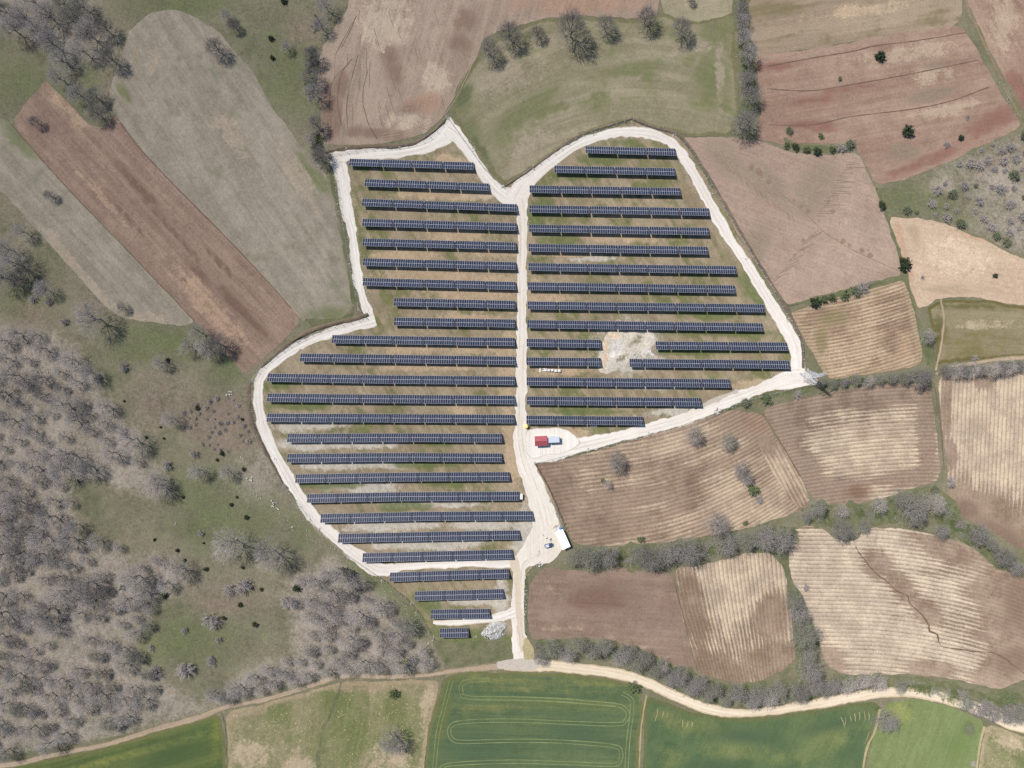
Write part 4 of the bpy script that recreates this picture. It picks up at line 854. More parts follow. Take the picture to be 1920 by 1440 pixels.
def bare_tree(seed, h=8.0, R=5.0, limbs=8, nbr=90, ntw=820, nl=4, th=0.30, twig='twig', open_=1.0):
    r = np.random.default_rng(seed); tr = MB(); cr = MB()
    top = np.array([r.normal(0, .2), r.normal(0, .2), h * th])
    taper(tr, np.array([0, 0, -0.3]), top * .55, .26, .21, 7); taper(tr, top * .55, top, .21, .17, 7)
    ph = r.uniform(0, 6.28, 4); am = r.uniform(.04, .13, 4)
    lobe = lambda az: 1 + am[0] * math.sin(2 * az + ph[0]) + am[1] * math.sin(3 * az + ph[1]) + am[2] * math.sin(5 * az + ph[2]) + am[3] * math.sin(9 * az + ph[3])
    zc = h * .52
    def dome(az, f, rho):
        """point of the crown: f 0 top .. 1 rim"""
        k = lobe(az)
        return np.array([math.cos(az) * f * R * k * rho, math.sin(az) * f * R * k * rho, zc + math.sqrt(max(0, 1 - f * f)) * (h - zc) * rho * (1 + .12 * math.sin(4 * az + ph[1])) - f * f * h * .16])
    pts = []
    for i in range(limbs):
        az = 2 * math.pi * ((i * 0.618) % 1.0) + r.uniform(-.3, .3)
        f = math.sqrt((i + .6) / limbs) * .92
        tip = dome(az, f, r.uniform(.82, .95))
        st = top * r.uniform(.8, 1.0)
        m1 = st + (tip - st) * .5 + r.normal(0, .3, 3) + np.array([0, 0, .3])
        taper(tr, st, m1, .12, .075, 5); taper(tr, m1, tip, .075, .025, 4)
        for s in (.35, .55, .75, .95): pts.append(st + (m1 - st) * (s / .5) if s < .5 else m1 + (tip - m1) * ((s - .5) / .5))
    pts = np.array(pts)
    for i in range(nbr):
        az = r.uniform(0, 6.283); f = math.sqrt(r.uniform(0, 1)); q = dome(az, f, r.uniform(.75, 1.0))
        d = np.linalg.norm(pts - q * .8, axis=1); p = pts[int(np.argsort(d)[r.integers(0, 3)])]
        mq = (p + q) / 2 + r.normal(0, .18, 3)
        taper(tr, p, mq, .048, .036, 3); taper(tr, mq, q, .036, .014, 3)
    for i in range(ntw):
        az = r.uniform(0, 6.283); f = r.uniform(0, 1) ** .52; rho = r.uniform(0.25, 1) ** .5
        p = dome(az, f, rho * .93)
        d = unit(unit(p - top * .9) * .9 + r.normal(0, .45, 3) + np.array([0, 0, .15]))
        q = p + d * r.uniform(.7, 1.5)
        taper(cr, p, q, .017 * open_, .010, 3)
        for e in range(nl):
            p3 = p + (q - p) * r.uniform(.1, 1.0)
            d3 = unit(d * .6 + r.normal(0, .6, 3))
            taper(cr, p3, p3 + d3 * r.uniform(.35, .85), .0115 * open_, 0.0, 3)
    v = np.array(cr.v); v[:, 2] = np.maximum(v[:, 2], 0.15)
    cr.v = [tuple(x) for x in v]
    return tr.mesh('trunk', M['bark']), cr.mesh('crown', M[twig])

def shrub(seed, twig='twig', R=1.0, h=0.9, stems=64, nt=6, nl=4, leaves=0, leaf=None, leafsize=.09):
    r = np.random.default_rng(seed); sm = MB(); tw = MB(); lf = MB()
    for i in range(stems):
        az = r.uniform(0, 6.283); f = math.sqrt(r.uniform(0, 1)); el = math.acos(f * .97)
        b = np.array([math.cos(az), math.sin(az), 0]) * .18 * f * R
        tip = np.array([math.cos(az) * f * R, math.sin(az) * f * R, h * (math.sin(el) * .85 + .15)]) * r.uniform(.75, 1.05)
        taper(sm, b, tip, .022, .010, 3)
        for c in range(nt):
            p = b + (tip - b) * r.uniform(.3, 1.0); d = unit(unit(tip - b) * .6 + r.normal(0, .7, 3) + np.array([0, 0, .2]))
            q = p + d * R * .30 * r.uniform(.5, 1.2)
            taper(tw, p, q, .009, .005, 3)
            for e in range(nl):
                p3 = p + (q - p) * r.uniform(.2, 1); d3 = unit(d * .5 + r.normal(0, .75, 3))
                taper(tw, p3, p3 + d3 * R * .14 * r.uniform(.5, 1.3), .0075, 0, 3)
            for e in range(leaves):
                p3 = p + (q - p) * r.uniform(.2, 1.1) + r.normal(0, .05, 3)
                a = unit(r.normal(0, 1, 3) + np.array([0, 0, .6])); u = unit(np.cross(a, r.normal(0, 1, 3))); w = np.cross(a, u)
                s = leafsize * r.uniform(.6, 1.3)
                bs = len(lf.v)
                for k in ((-1, -.6), (1, -.6), (1, .6), (-1, .6)): lf.v.append(tuple(p3 + u * k[0] * s + w * k[1] * s))
                lf.f.append((bs, bs + 1, bs + 2, bs + 3)); lf.m.append(0)
    out = [('stems', sm.mesh('stems', M['bark'])), ('twigs', tw.mesh('twigs', M[twig]))]
    if leaves: out.append(('foliage', lf.mesh('foliage', M[leaf])))
    return out

KIND = {}
KIND['oak'] = [[('trunk', a), ('crown', b)] for a, b in (bare_tree(s, 8.0, 5.0, 11, 120, 900, 4, .28, 'twig_d', 1.1) for s in (1, 2, 3))]
KIND['bare'] = [[('trunk', a), ('crown', b)] for a, b in (bare_tree(s, 8.5, 5.0, 9, 70, 900, 4, .32, 'twig', .68) for s in (11, 12, 13, 14, 15, 16))]
KIND['mauve'] = [[('trunk', a), ('crown', b)] for a, b in (bare_tree(s, 8.5, 5.0, 8, 55, 920, 4, .30, 'twig_m', .68) for s in (21, 22, 23, 24, 25))]
KIND['olive'] = [[('trunk', a), ('crown', b)] for a, b in (bare_tree(s, 7.5, 5.0, 8, 70, 1000, 4, .26, 'twig_g', 1.1) for s in (31, 32))]
KIND['dense'] = [[('trunk', a), ('crown', b)] for a, b in (bare_tree(s, 8.0, 5.0, 9, 90, 900, 4, .28, 'twig_n', 1.0) for s in (71, 72, 73))]
KIND['shrub'] = [shrub(s, 'twig_m') for s in (41, 42, 43)]
KIND['greyshrub'] = [shrub(s, 'twig') for s in (44, 45)]
KIND['greenshrub'] = [shrub(s, 'twig_g', leaves=2, leaf='leaf_md', leafsize=.05) for s in (46, 47)]
KIND['evergreen'] = [shrub(s, 'twig_d', h=1.1, stems=30, nt=6, nl=0, leaves=7, leaf='leaf_dk', leafsize=.075) for s in (51, 52, 53)]
KIND['yellow'] = [shrub(61, 'twig_g', h=1.3, stems=34, nt=7, nl=0, leaves=7, leaf='leaf_yl', leafsize=.06)]
KIND['leafy'] = [shrub(s, 'twig_g', h=1.0, stems=30, nt=7, nl=1, leaves=5, leaf='leaf_md', leafsize=.06) for s in (62, 63)]
TREES = ('oak', 'bare', 'mauve', 'olive', 'dense')
PLANT_NAME = {'dense': 'bare_tree', 'oak': 'bare_oak_tree', 'bare': 'bare_tree', 'mauve': 'bare_tree', 'olive': 'bare_tree', 'shrub': 'bare_bush', 'greyshrub': 'bare_bush', 'greenshrub': 'budding_bush', 'evergreen': 'evergreen_bush', 'yellow': 'flowering_bush', 'leafy': 'leafy_bush'}

def plant(px, py, d, kind, label, group=None, hk=1.0):
    """px,py = centre of the crown in the photograph, d = crown diameter in photograph pixels"""
    tree = kind in TREES
    sc = d * S / 2 / (4.9 if tree else 0.92)
    hh = (8.0 * sc if tree else 1.0 * sc) * hk
    zc = hh * (.62 if tree else .4)
    x, y = W(px, py, zc)
    o = thing(PLANT_NAME[kind], label, 'tree' if tree else 'bush', (x, y, 0.04), RND.uniform(0, 6.28), group)
    v = RND.uniform(.92, 1.08)
    o.scale = (sc * v, sc / v, sc * hk * RND.uniform(.9, 1.1))
    for nm, me in RND.choice(KIND[kind]): new_obj(nm, me, o)
    return o

# --- single trees that stand out
LONE = [
 (402, 88, 40, 'oak', 'lone bare tree near the top of the large beige meadow'),
 (955, 62, 46, 'oak', 'bare oak left of the thin oak in the row above the olive meadow'),
 (1008, 60, 30, 'oak', 'thin small bare oak in the row above the olive meadow'),
 (1072, 52, 64, 'oak', 'largest bare oak in the row above the olive meadow'),
 (1137, 46, 40, 'oak', 'bare oak just right of the largest oak above the olive meadow'),
 (1212, 33, 42, 'oak', 'bare oak second from right in the row above the olive meadow'),
 (1278, 52, 42, 'oak', 'rightmost bare oak in the row above the olive meadow'),
 (918, 92, 42, 'oak', 'leftmost bare oak beside the brown field corner'),
 (1296, 0, 18, 'oak', 'small bare tree cut by the top edge above the beige fallow field'),
 (1155, 865, 40, 'dense', 'lone round bare tree left in the large furrowed field'),
 (1302, 815, 38, 'dense', 'lone bare tree by the upper edge of the large furrowed field'),
 (1365, 827, 33, 'olive', 'compact round grey tree in the upper right of the large furrowed field'),
 (1388, 880, 32, 'dense', 'upper bare tree of the pair at the right of the large furrowed field'),
 (1400, 897, 26, 'dense', 'lower bare tree of the pair at the right of the large furrowed field'),
 (1138, 907, 18, 'mauve', 'small scraggy bare tree in the left of the large furrowed field'),
 (735, 1392, 54, 'dense', 'large lone bare tree in the stubble field'),
 (1662, 1352, 44, 'dense', 'round bare tree between the dark and the light wheat'),
 (1725, 706, 42, 'oak', 'spreading bare tree at the corner of the small furrowed field'),
 (1740, 630, 30, 'bare', 'bare tree on the green strip left of the fallow field'),
 (1345, 983, 48, 'dense', 'bare tree sticking up into the bottom of the large furrowed field'),
 (1580, 995, 44, 'oak', 'dark round bare tree at the top of the pale furrowed field'),
 (1535, 951, 32, 'olive', 'round grey tree at the lower left corner of the dark furrowed field'),
 (1715, 955, 58, 'dense', 'broad bare tree on the green bank below the dark furrowed field'),
 (1835, 1000, 40, 'dense', 'bare tree below the upright furrows at the right'),
 (1885, 1045, 40, 'oak', 'bare tree near the right edge between two furrowed fields'),
 (1500, 1300, 40, 'oak', 'pale bare tree leaning over the farm road'),
 (65, 228, 24, 'oak', 'small dark bare tree in the top corner of the brown strip'),
 (92, 366, 22, 'oak', 'small bare tree alone in the left beige meadow strip'),
 (40, 434, 34, 'bare', 'grey bare tree at the left edge of the beige meadow strip'),
 (170, 595, 62, 'mauve', 'broad mauve bare tree below the left meadow strip'),
 (228, 576, 22, 'olive', 'small round tree in the bottom of the left meadow strip'),
 (430, 1020, 66, 'mauve', 'large fuzzy bare tree alone in the grass left of the ring road'),
 (505, 1040, 62, 'mauve', 'large fuzzy bare tree nearest the ring road on the lower left'),
 (370, 884, 36, 'bare', 'bare tree in the grass, left of a smaller one'),
 (425, 886, 30, 'mauve', 'bare tree in the grass left of the limestone boulders'),
 (292, 912, 50, 'mauve', 'bare tree at the right tip of the upper wood'),
 (318, 785, 34, 'mauve', 'thin bare tree beside the bramble patch'),
 (300, 680, 30, 'bare', 'pale bare tree next to a dark evergreen above the wood'),
 (205, 108, 40, 'oak', 'dark bare tree beside the large meadow at the upper left'),
 (735, 1500, 40, 'oak', None),
 (610, 10, 36, 'bare', 'bare tree at the top edge left of the upper brown field'),
 (600, 46, 34, 'bare', 'second bare tree down beside the upper brown field'),
 (584, 104, 36, 'oak', 'third bare tree down beside the upper brown field'),
 (582, 142, 40, 'oak', 'fourth bare tree down beside the upper brown field'),
 (588, 172, 38, 'bare', 'fifth bare tree down beside the upper brown field'),
 (592, 232, 34, 'oak', 'sixth bare tree down beside the upper brown field'),
 (598, 290, 40, 'oak', 'dark bare tree outside the upper left corner of the ring road'),
 (582, 262, 26, 'bare', 'small bare tree above the upper left corner of the ring road'),
 (424, 28, 26, 'bare', 'small bare tree above the large meadow, upper of two'),
 (436, 46, 26, 'oak', 'small bare tree above the large meadow, lower of two'),
 (535, 86, 24, 'bare', 'small grey tree alone in the upper grass strip'),
 (1540, 716, 20, 'oak', 'small dark tree beside the pylon foot'),
]
for px, py, d, k, lab in LONE:
    if lab: plant(px, py, d * 1.1, k, lab, hk=1.0)

def run(name_fmt, group, pts):
    for i, (px, py, d, k) in enumerate(pts):
        plant(px, py, d * 1.1, k, name_fmt % ORD[i], group)
run('%s bare tree down in the row right of the olive meadow', 'tree row right of the olive meadow', [(1390, 14, 30, 'dense'), (1392, 38, 32, 'mauve'), (1396, 68, 34, 'mauve'), (1404, 100, 38, 'mauve'), (1400, 146, 34, 'dense'), (1408, 178, 42, 'dense'), (1395, 228, 52, 'dense')])
run('%s bare tree from the left in the hedge below the large furrowed field', 'hedge trees below the large furrowed field', [(1080, 1046, 40, 'olive'), (1104, 1046, 46, 'olive'), (1140, 1044, 40, 'dense'), (1196, 1040, 40, 'olive'), (1222, 1048, 50, 'oak'), (1254, 1038, 46, 'dense'), (1290, 1034, 56, 'dense'), (1362, 1020, 48, 'dense'), (1400, 1014, 40, 'olive'), (1432, 1006, 50, 'dense'), (1464, 1012, 50, 'dense')])
run('%s tree from the left on the green bank below the dark furrowed field', 'trees on the green bank', [(1512, 970, 22, 'olive'), (1580, 958, 26, 'mauve'), (1620, 988, 26, 'olive'), (1648, 946, 34, 'mauve'), (1690, 932, 36, 'olive'), (1752, 944, 40, 'mauve'), (1766, 996, 30, 'dense'), (1782, 902, 20, 'mauve'), (1862, 1022, 28, 'olive'), (1908, 1066, 32, 'dense')])
run('%s grey tree down in the hedge between two furrowed fields', 'hedge between the furrowed fields', [(1488, 1126, 36, 'olive'), (1500, 1152, 42, 'dense'), (1508, 1190, 56, 'olive'), (1514, 1226, 38, 'olive'), (1520, 1258, 48, 'dense'), (1528, 1284, 38, 'dense')])
hp = catmull([(1016, 1226), (1060, 1216), (1110, 1216), (1160, 1224), (1210, 1242), (1260, 1266), (1310, 1290), (1360, 1304), (1410, 1306), (1462, 1304)], 17)
hed = []
for i, (x, y) in enumerate(hp):
    off = (-1) ** i * RND.uniform(4, 10)
    hed.append((x + RND.uniform(-4, 4), y + off, RND.uniform(32, 44), RND.choice(['dense', 'olive', 'bare', 'olive', 'dense'])))
ORD2 = lambda i: ORD[i] if i < 30 else ORD[29]
for i, (x, y, d, k) in enumerate(hed[:30]):
    plant(x, y, d, k, '%s grey tree from the left in the hedge along the farm road' % ORD[i], 'hedge along the farm road')
run('%s grey tree from the left in the hedge between farm road and pale field', 'hedge between farm road and pale field', [(1545, 1296, 26, 'olive'), (1562, 1286, 34, 'dense'), (1590, 1284, 34, 'mauve'), (1618, 1276, 34, 'mauve'), (1646, 1276, 36, 'mauve'), (1690, 1288, 26, 'olive'), (1812, 1318, 30, 'olive'), (1838, 1328, 34, 'dense'), (1862, 1338, 34, 'dense'), (1888, 1340, 36, 'dense'), (1912, 1342, 34, 'olive'), (1890, 1312, 24, 'leafy')])
run('%s dark bare tree from the left in the hedge at the right edge', 'hedge at the right edge', [(1774 + 17 * i, 696 - 1.1 * i + RND.uniform(-2, 2), 24 + (i * 7) % 9, 'mauve' if i % 2 else 'dense') for i in range(10)])
run('%s tree from the left in the hedge below the small furrowed field', 'hedge below the small furrowed field', [(1562, 720, 18, 'olive'), (1582, 716, 20, 'dense'), (1606, 712, 22, 'olive'), (1628, 714, 24, 'mauve'), (1650, 710, 22, 'olive'), (1672, 708, 24, 'dense'), (1696, 708, 26, 'olive')])
run('%s bush from the left on the bank between bare field and furrowed field', 'bushes on the bank below the bare field', [(1528, 566, 20, 'evergreen'), (1544, 561, 16, 'leafy'), (1560, 557, 16, 'leafy'), (1584, 552, 18, 'leafy'), (1604, 545, 20, 'greenshrub'), (1618, 540, 26, 'greyshrub')])
run('%s bush from the left in the strip between bare field and red field', 'bushes between bare field and red field', [(1474, 272, 12, 'leafy'), (1490, 276, 14, 'evergreen'), (1512, 281, 14, 'leafy'), (1532, 284, 14, 'evergreen'), (1560, 279, 14, 'leafy'), (1578, 277, 18, 'greyshrub'), (1594, 270, 18, 'greenshrub')])
run('%s bare tree from the top in the upper left corner wood', 'upper left corner wood', sorted([(40, 28, 52, 'bare'), (84, 24, 50, 'bare'), (128, 32, 46, 'olive'), (160, 58, 46, 'mauve'), (196, 52, 36, 'oak'), (92, 76, 52, 'bare'), (66, 54, 46, 'mauve'), (112, 108, 42, 'bare'), (106, 142, 42, 'bare'), (20, 52, 46, 'mauve'), (152, 92, 42, 'mauve'), (140, 172, 36, 'bare'), (174, 178, 38, 'olive'), (180, 212, 34, 'oak'), (5, 18, 40, 'olive'), (60, 0, 40, 'bare'), (112, 0, 42, 'olive'), (150, 8, 40, 'olive')], key=lambda a: a[1]))
run('%s bare tree from the top at the left edge beside the meadow strip', 'left edge trees', [(10, 466, 44, 'bare'), (22, 492, 56, 'bare'), (36, 520, 44, 'oak'), (0, 520, 50, 'bare'), (80, 542, 38, 'mauve'), (116, 572, 24, 'shrub')][:5])
run('%s bare tree from the left in the clump at the foot of the brown strip', 'clump at the foot of the brown strip', [(352, 650, 34, 'mauve'), (370, 622, 34, 'bare'), (384, 652, 40, 'mauve'), (406, 646, 46, 'oak')])

# --- the woods
def poisson(poly, rad, n_try, seed, keep=()):
    r = np.random.default_rng(seed); P = np.array(poly, float)
    lo, hi = P.min(0), P.max(0); out = [tuple(k) for k in keep]; res = []
    for _ in range(n_try):
        q = r.uniform(lo, hi)
        if not inside(P, q[None])[0]: continue
        if all((q[0] - a) ** 2 + (q[1] - b) ** 2 > rad * rad for a, b in out):
            out.append((q[0], q[1])); res.append((q[0], q[1]))
    return res
WOOD1 = [(-20, 640), (40, 615), (90, 630), (140, 670), (190, 720), (230, 800), (265, 860), (300, 905), (250, 900), (200, 870), (170, 860), (150, 890), (125, 900), (130, 960), (155, 1010), (215, 1015), (245, 1060), (310, 1040), (345, 1080), (330, 1105), (280, 1110), (290, 1175), (250, 1190), (265, 1245), (290, 1285), (270, 1320), (200, 1370), (110, 1400), (-20, 1420)]
WOOD2 = [(560, 1080), (620, 1055), (660, 1080), (700, 1110), (735, 1140), (770, 1185), (800, 1225), (815, 1250), (760, 1256), (640, 1255), (560, 1275), (440, 1312), (395, 1318), (395, 1300), (470, 1262), (560, 1225), (575, 1180), (545, 1130)]
w1 = sorted([q for q in poisson(WOOD1, 28, 12000, 5) if vnoise(q[0] * .018, q[1] * .018, 9) > .16], key=lambda a: a[1])
band = {}
for x, y in w1: band.setdefault(int((y - 600) // 75), []).append((x, y))
lowerW = {0: 'top', 1: 'second', 2: 'third', 3: 'fourth', 4: 'fifth', 5: 'sixth', 6: 'seventh', 7: 'eighth', 8: 'ninth', 9: 'tenth', 10: 'bottom'}
nW = 0
for b, lst in band.items():
    lst.sort()
    for i, (x, y) in enumerate(lst):
        k = RND.choice(['mauve', 'bare', 'mauve', 'bare', 'mauve', 'dense'] if y < 1220 else ['mauve', 'bare', 'olive'])
        d = RND.choice([24, 28, 33, 38, 44, 54]) * RND.uniform(.9, 1.1) if y < 1200 else RND.uniform(24, 44)
        plant(x, y, d, k, '%s bare tree from the left in the %s band of the left wood' % (ORD[i], lowerW.get(b, 'bottom')), 'trees of the left wood'); nW += 1
w2 = poisson(WOOD2, 24, 8000, 8)
band = {}
for x, y in w2: band.setdefault(int((y - 1040) // 60), []).append((x, y))
for b, lst in band.items():
    lst.sort()
    for i, (x, y) in enumerate(lst):
        plant(x, y, RND.choice([24, 28, 32, 38, 46]) * RND.uniform(.9, 1.1), RND.choice(['mauve', 'bare', 'mauve', 'bare', 'dense']), '%s bare tree from the left in the %s band of the lower wood' % (ORD[i], ['top', 'second', 'third', 'fourth', 'bottom'][min(b, 4)]), 'trees of the lower wood'); nW += 1
plant(758, 1240, 20, 'yellow', 'yellow green flowering bush at the lower edge of the wood')

# --- dark evergreen bushes scattered on the left grassland
EV = sorted([(314, 676, 13), (370, 765, 11), (454, 786, 8), (416, 850, 11), (407, 862, 8), (457, 880, 10), (444, 932, 7), (433, 946, 10), (462, 970, 12), (343, 932, 8), (148, 902, 8), (290, 1012, 8), (385, 1066, 12), (332, 1032, 10), (345, 1050, 9), (301, 801, 6), (307, 822, 6), (229, 1102, 14), (310, 1117, 16), (450, 1134, 11), (420, 1159, 11), (478, 1171, 14), (490, 1105, 9), (556, 1102, 18), (508, 72, 13), (510, 108, 12), (532, 2, 16), (650, 1075, 34), (664, 1095, 26), (278, 1132, 8), (382, 1018, 6), (455, 1064, 8), (233, 752, 6), (275, 820, 6)], key=lambda a: a[1])
for i, (x, y, d) in enumerate(EV):
    plant(x, y, d * .82, 'evergreen', '%s from the top of the small dark evergreen bushes on the left grassland' % (ORD[i] if i < 30 else ['thirty-first', 'thirty-second', 'thirty-third', 'thirty-fourth'][i - 30]), 'dark evergreen bushes on the grassland')
BUSH = [
 (1650, 105, 20, 'evergreen', 'dark round evergreen in the upper red field'), (1702, 246, 22, 'evergreen', 'dark round evergreen in the lower red field'),
 (1802, 258, 11, 'evergreen', 'small dark evergreen in the lower right of the red field'), (1575, 147, 9, 'greenshrub', 'tiny bush in the middle of the red field'),
 (1480, 245, 16, 'greenshrub', 'grey green bush at the left of the red field'), (1540, 255, 12, 'leafy', 'small green bush at the bottom of the red field'),
 (1814, 220, 9, 'greyshrub', 'small bush with pale stones in the right of the red field'), (1776, 271, 14, 'greyshrub', 'low grey bush at the bottom of the red field'),
 (1696, 494, 27, 'evergreen', 'round dark tree-like bush between the bare field and the sandy field'), (1652, 385, 16, 'evergreen', 'dark bush at the corner of bare field and heath'),
 (738, 1302, 20, 'leafy', 'small bush in the upper part of the stubble field'), (1866, 517, 10, 'evergreen', 'single dark bush in the sandy field'),
 (1730, 520, 8, 'greyshrub', 'low grey bush at the left of the sandy field'), (1412, 918, 24, 'leafy', 'green bush inside the small square plot in the furrowed field'),
 (1424, 936, 18, 'greyshrub', 'bare bush just below the small square plot'), (1202, 1010, 14, 'leafy', 'small green bush at the bottom of the large furrowed field'),
 (1398, 980, 10, 'leafy', 'tiny green bush at the lower right of the large furrowed field'), (1130, 902, 10, 'leafy', 'low green bush beside the scraggy tree'),
 (1438, 748, 22, 'leafy', 'bright green bush below the lower right gravel road'), (1398, 755, 20, 'greenshrub', 'grey green bush below the lower right gravel road'),
 (1495, 740, 18, 'greyshrub', 'grey bush on the verge left of the pylon'), (1600, 1098, 0, 'shrub', None),
 (1512, 1102, 14, 'greyshrub', 'low bush in the left part of the pale furrowed field'), (1752, 917, 16, 'greenshrub', 'pale flowering bush on the green bank'),
 (1828, 672, 14, 'greyshrub', 'low dark bush in the fallow field'), (1818, 1366, 20, 'greenshrub', 'dark ring of growth in the light wheat'),
 (1826, 1432, 12, 'greyshrub', 'dark bush at the lower end of the light wheat'), (1190, 1288, 24, 'leafy', 'green bush in the upper corner of the dark wheat'),
 (1640, 1325, 12, 'leafy', 'green bush by the farm road left of the light wheat'), (1190, 1280, 10, 'shrub', 'mauve bush on the edge of the farm road by the wheat'),
 (232, 688, 20, 'greyshrub', 'grey bush in the grass above the wood'), (182, 710, 20, 'shrub', 'mauve bush at the upper edge of the wood'),
 (120, 602, 18, 'shrub', 'small mauve bush left of the broad mauve tree'), (205, 1060, 0, 'shrub', None),
 (62, 560, 18, 'shrub', 'small bush below the left edge trees'), (90, 566, 16, 'greyshrub', 'tiny grey bush below the left edge trees'),
 (365, 852, 18, 'greyshrub', 'grey bush above the bare trees in the left grass'), (312, 872, 22, 'shrub', 'mauve bush right of the upper wood'),
 (376, 1000, 14, 'greyshrub', 'small grey bush in the left grass below the boulder'), (345, 1182, 14, 'greyshrub', 'grey bush in the lower left clearing, upper'),
 (410, 1200, 14, 'greyshrub', 'grey bush in the lower left clearing, lower'), (282, 1216, 14, 'greyshrub', 'grey bush at the left of the lower clearing'),
 (348, 1256, 36, 'shrub', 'fuzzy mauve bush at the bottom of the lower left clearing'), (292, 1262, 26, 'greyshrub', 'grey bush near the wood edge in the lower clearing'),
 (395, 1165, 36, 'shrub', 'pale mauve bush in the middle of the lower left clearing'), (455, 1100, 34, 'shrub', 'pale mauve bush above the lower left clearing'),
 (430, 1105, 26, 'shrub', 'small pale mauve bush above the lower left clearing'), (395, 1240, 20, 'greyshrub', 'grey bush right of the fuzzy mauve bush'),
 (540, 1130, 30, 'shrub', 'mauve bush at the left tip of the lower wood'), (180, 690, 0, 'shrub', None),
]
for px, py, d, k, lab in BUSH:
    if lab: plant(px, py, d, k, lab)
# heath scrub at the right edge
hs = poisson([(1660, 350), (1750, 325), (1850, 275), (1960, 230), (1960, 480), (1880, 455), (1800, 425), (1740, 402), (1700, 395)], 18, 1500, 21)
hs = [q for q in hs if q[0] + (q[1] - 300) * .6 > 1745 and vnoise(q[0] * .03, q[1] * .03, 6) > .3]
def banded(lst, y0, hgt, fmt, group, dmin, dmax, kinds):
    bands = {}
    for x, y in lst: bands.setdefault(int((y - y0) // hgt), []).append((x, y))
    for n, b in enumerate(sorted(bands)):
        for i, (x, y) in enumerate(sorted(bands[b])):
            plant(x, y, RND.uniform(dmin, dmax), RND.choice(kinds), fmt % (ORD[i], ORD[n]), group)
banded(hs[:75], 230, 36, '%s scrub bush from the left in the %s band down the right heath', 'scrub bushes on the right heath', 9, 24, ['shrub', 'greyshrub', 'shrub', 'shrub', 'greenshrub'])
# brambles left of the ring road
br = poisson([(335, 760), (380, 745), (440, 742), (465, 775), (470, 830), (455, 850), (400, 845), (355, 820)], 11, 900, 31)
br = [q for q in br if vnoise(q[0] * .05, q[1] * .05, 4) > .38]
banded(br[:45], 740, 24, '%s bramble from the left in the %s band of the bramble patch', 'brambles left of the ring road', 5, 11, ['shrub', 'shrub', 'greyshrub'])
# undergrowth in the woods (small twiggy tufts nobody could count)
def undergrowth(name, poly, n, seed, label, mat='twig_m', size=(0.35, 1.0)):
    r = np.random.default_rng(seed); P = np.array([W(*p) for p in poly]); lo, hi = P.min(0), P.max(0)
    q = r.uniform(lo, hi, (n * 2, 2)); q = q[inside(P, q)][:n]
    dens = vnoise(q[:, 0] * .06, q[:, 1] * .06, seed) + .4 * vnoise(q[:, 0] * .2, q[:, 1] * .2, seed + 1)
    q = q[dens > .58]
    k = 9
    m = len(q)
    sz = r.uniform(size[0], size[1], (m, 1, 1))
    d = r.normal(0, 1, (m, k, 3)); d[:, :, 2] = np.abs(d[:, :, 2]) * .8 + .25
    d /= np.linalg.norm(d, axis=2, keepdims=True)
    base = np.zeros((m, k, 3)); base[:, :, :2] = q[:, None, :] + r.normal(0, .35, (m, k, 2)); base[:, :, 2] = 0.03
    tip = base + d * sz * r.uniform(.6, 1.2, (m, k, 1))
    side = np.cross(d, r.normal(0, 1, (m, k, 3))); side /= (np.linalg.norm(side, axis=2, keepdims=True) + 1e-9)
    wd = 0.05 * sz
    v = np.stack([base - side * wd, base + side * wd, tip], 2).reshape(-1, 3)
    f = np.arange(len(v)).reshape(-1, 3)
    me = bpy.data.meshes.new(name); me.from_pydata(v.tolist(), [], f.tolist()); me.materials.append(M[mat])
    o = new_obj(name, me); return tag(o, label, 'undergrowth', None, 'stuff')
undergrowth('undergrowth', WOOD1, 9000, 3, 'thin brown undergrowth on the floor of the left wood')
undergrowth('undergrowth', WOOD2, 4000, 4, 'thin brown undergrowth on the floor of the lower wood')
undergrowth('grass_tufts', [(0, 620), (440, 700), (470, 780), (560, 960), (640, 1040), (560, 1120), (540, 1220), (280, 1300), (200, 1000), (150, 800)], 9000, 5, 'dry grass tufts on the left grassland', 'twig_g', (0.2, 0.6))
undergrowth('grass_tufts', [(1640, 352), (1920, 243), (1950, 480), (1700, 406)], 2500, 6, 'dry grass tufts on the right heath', 'twig_g', (0.2, 0.6))

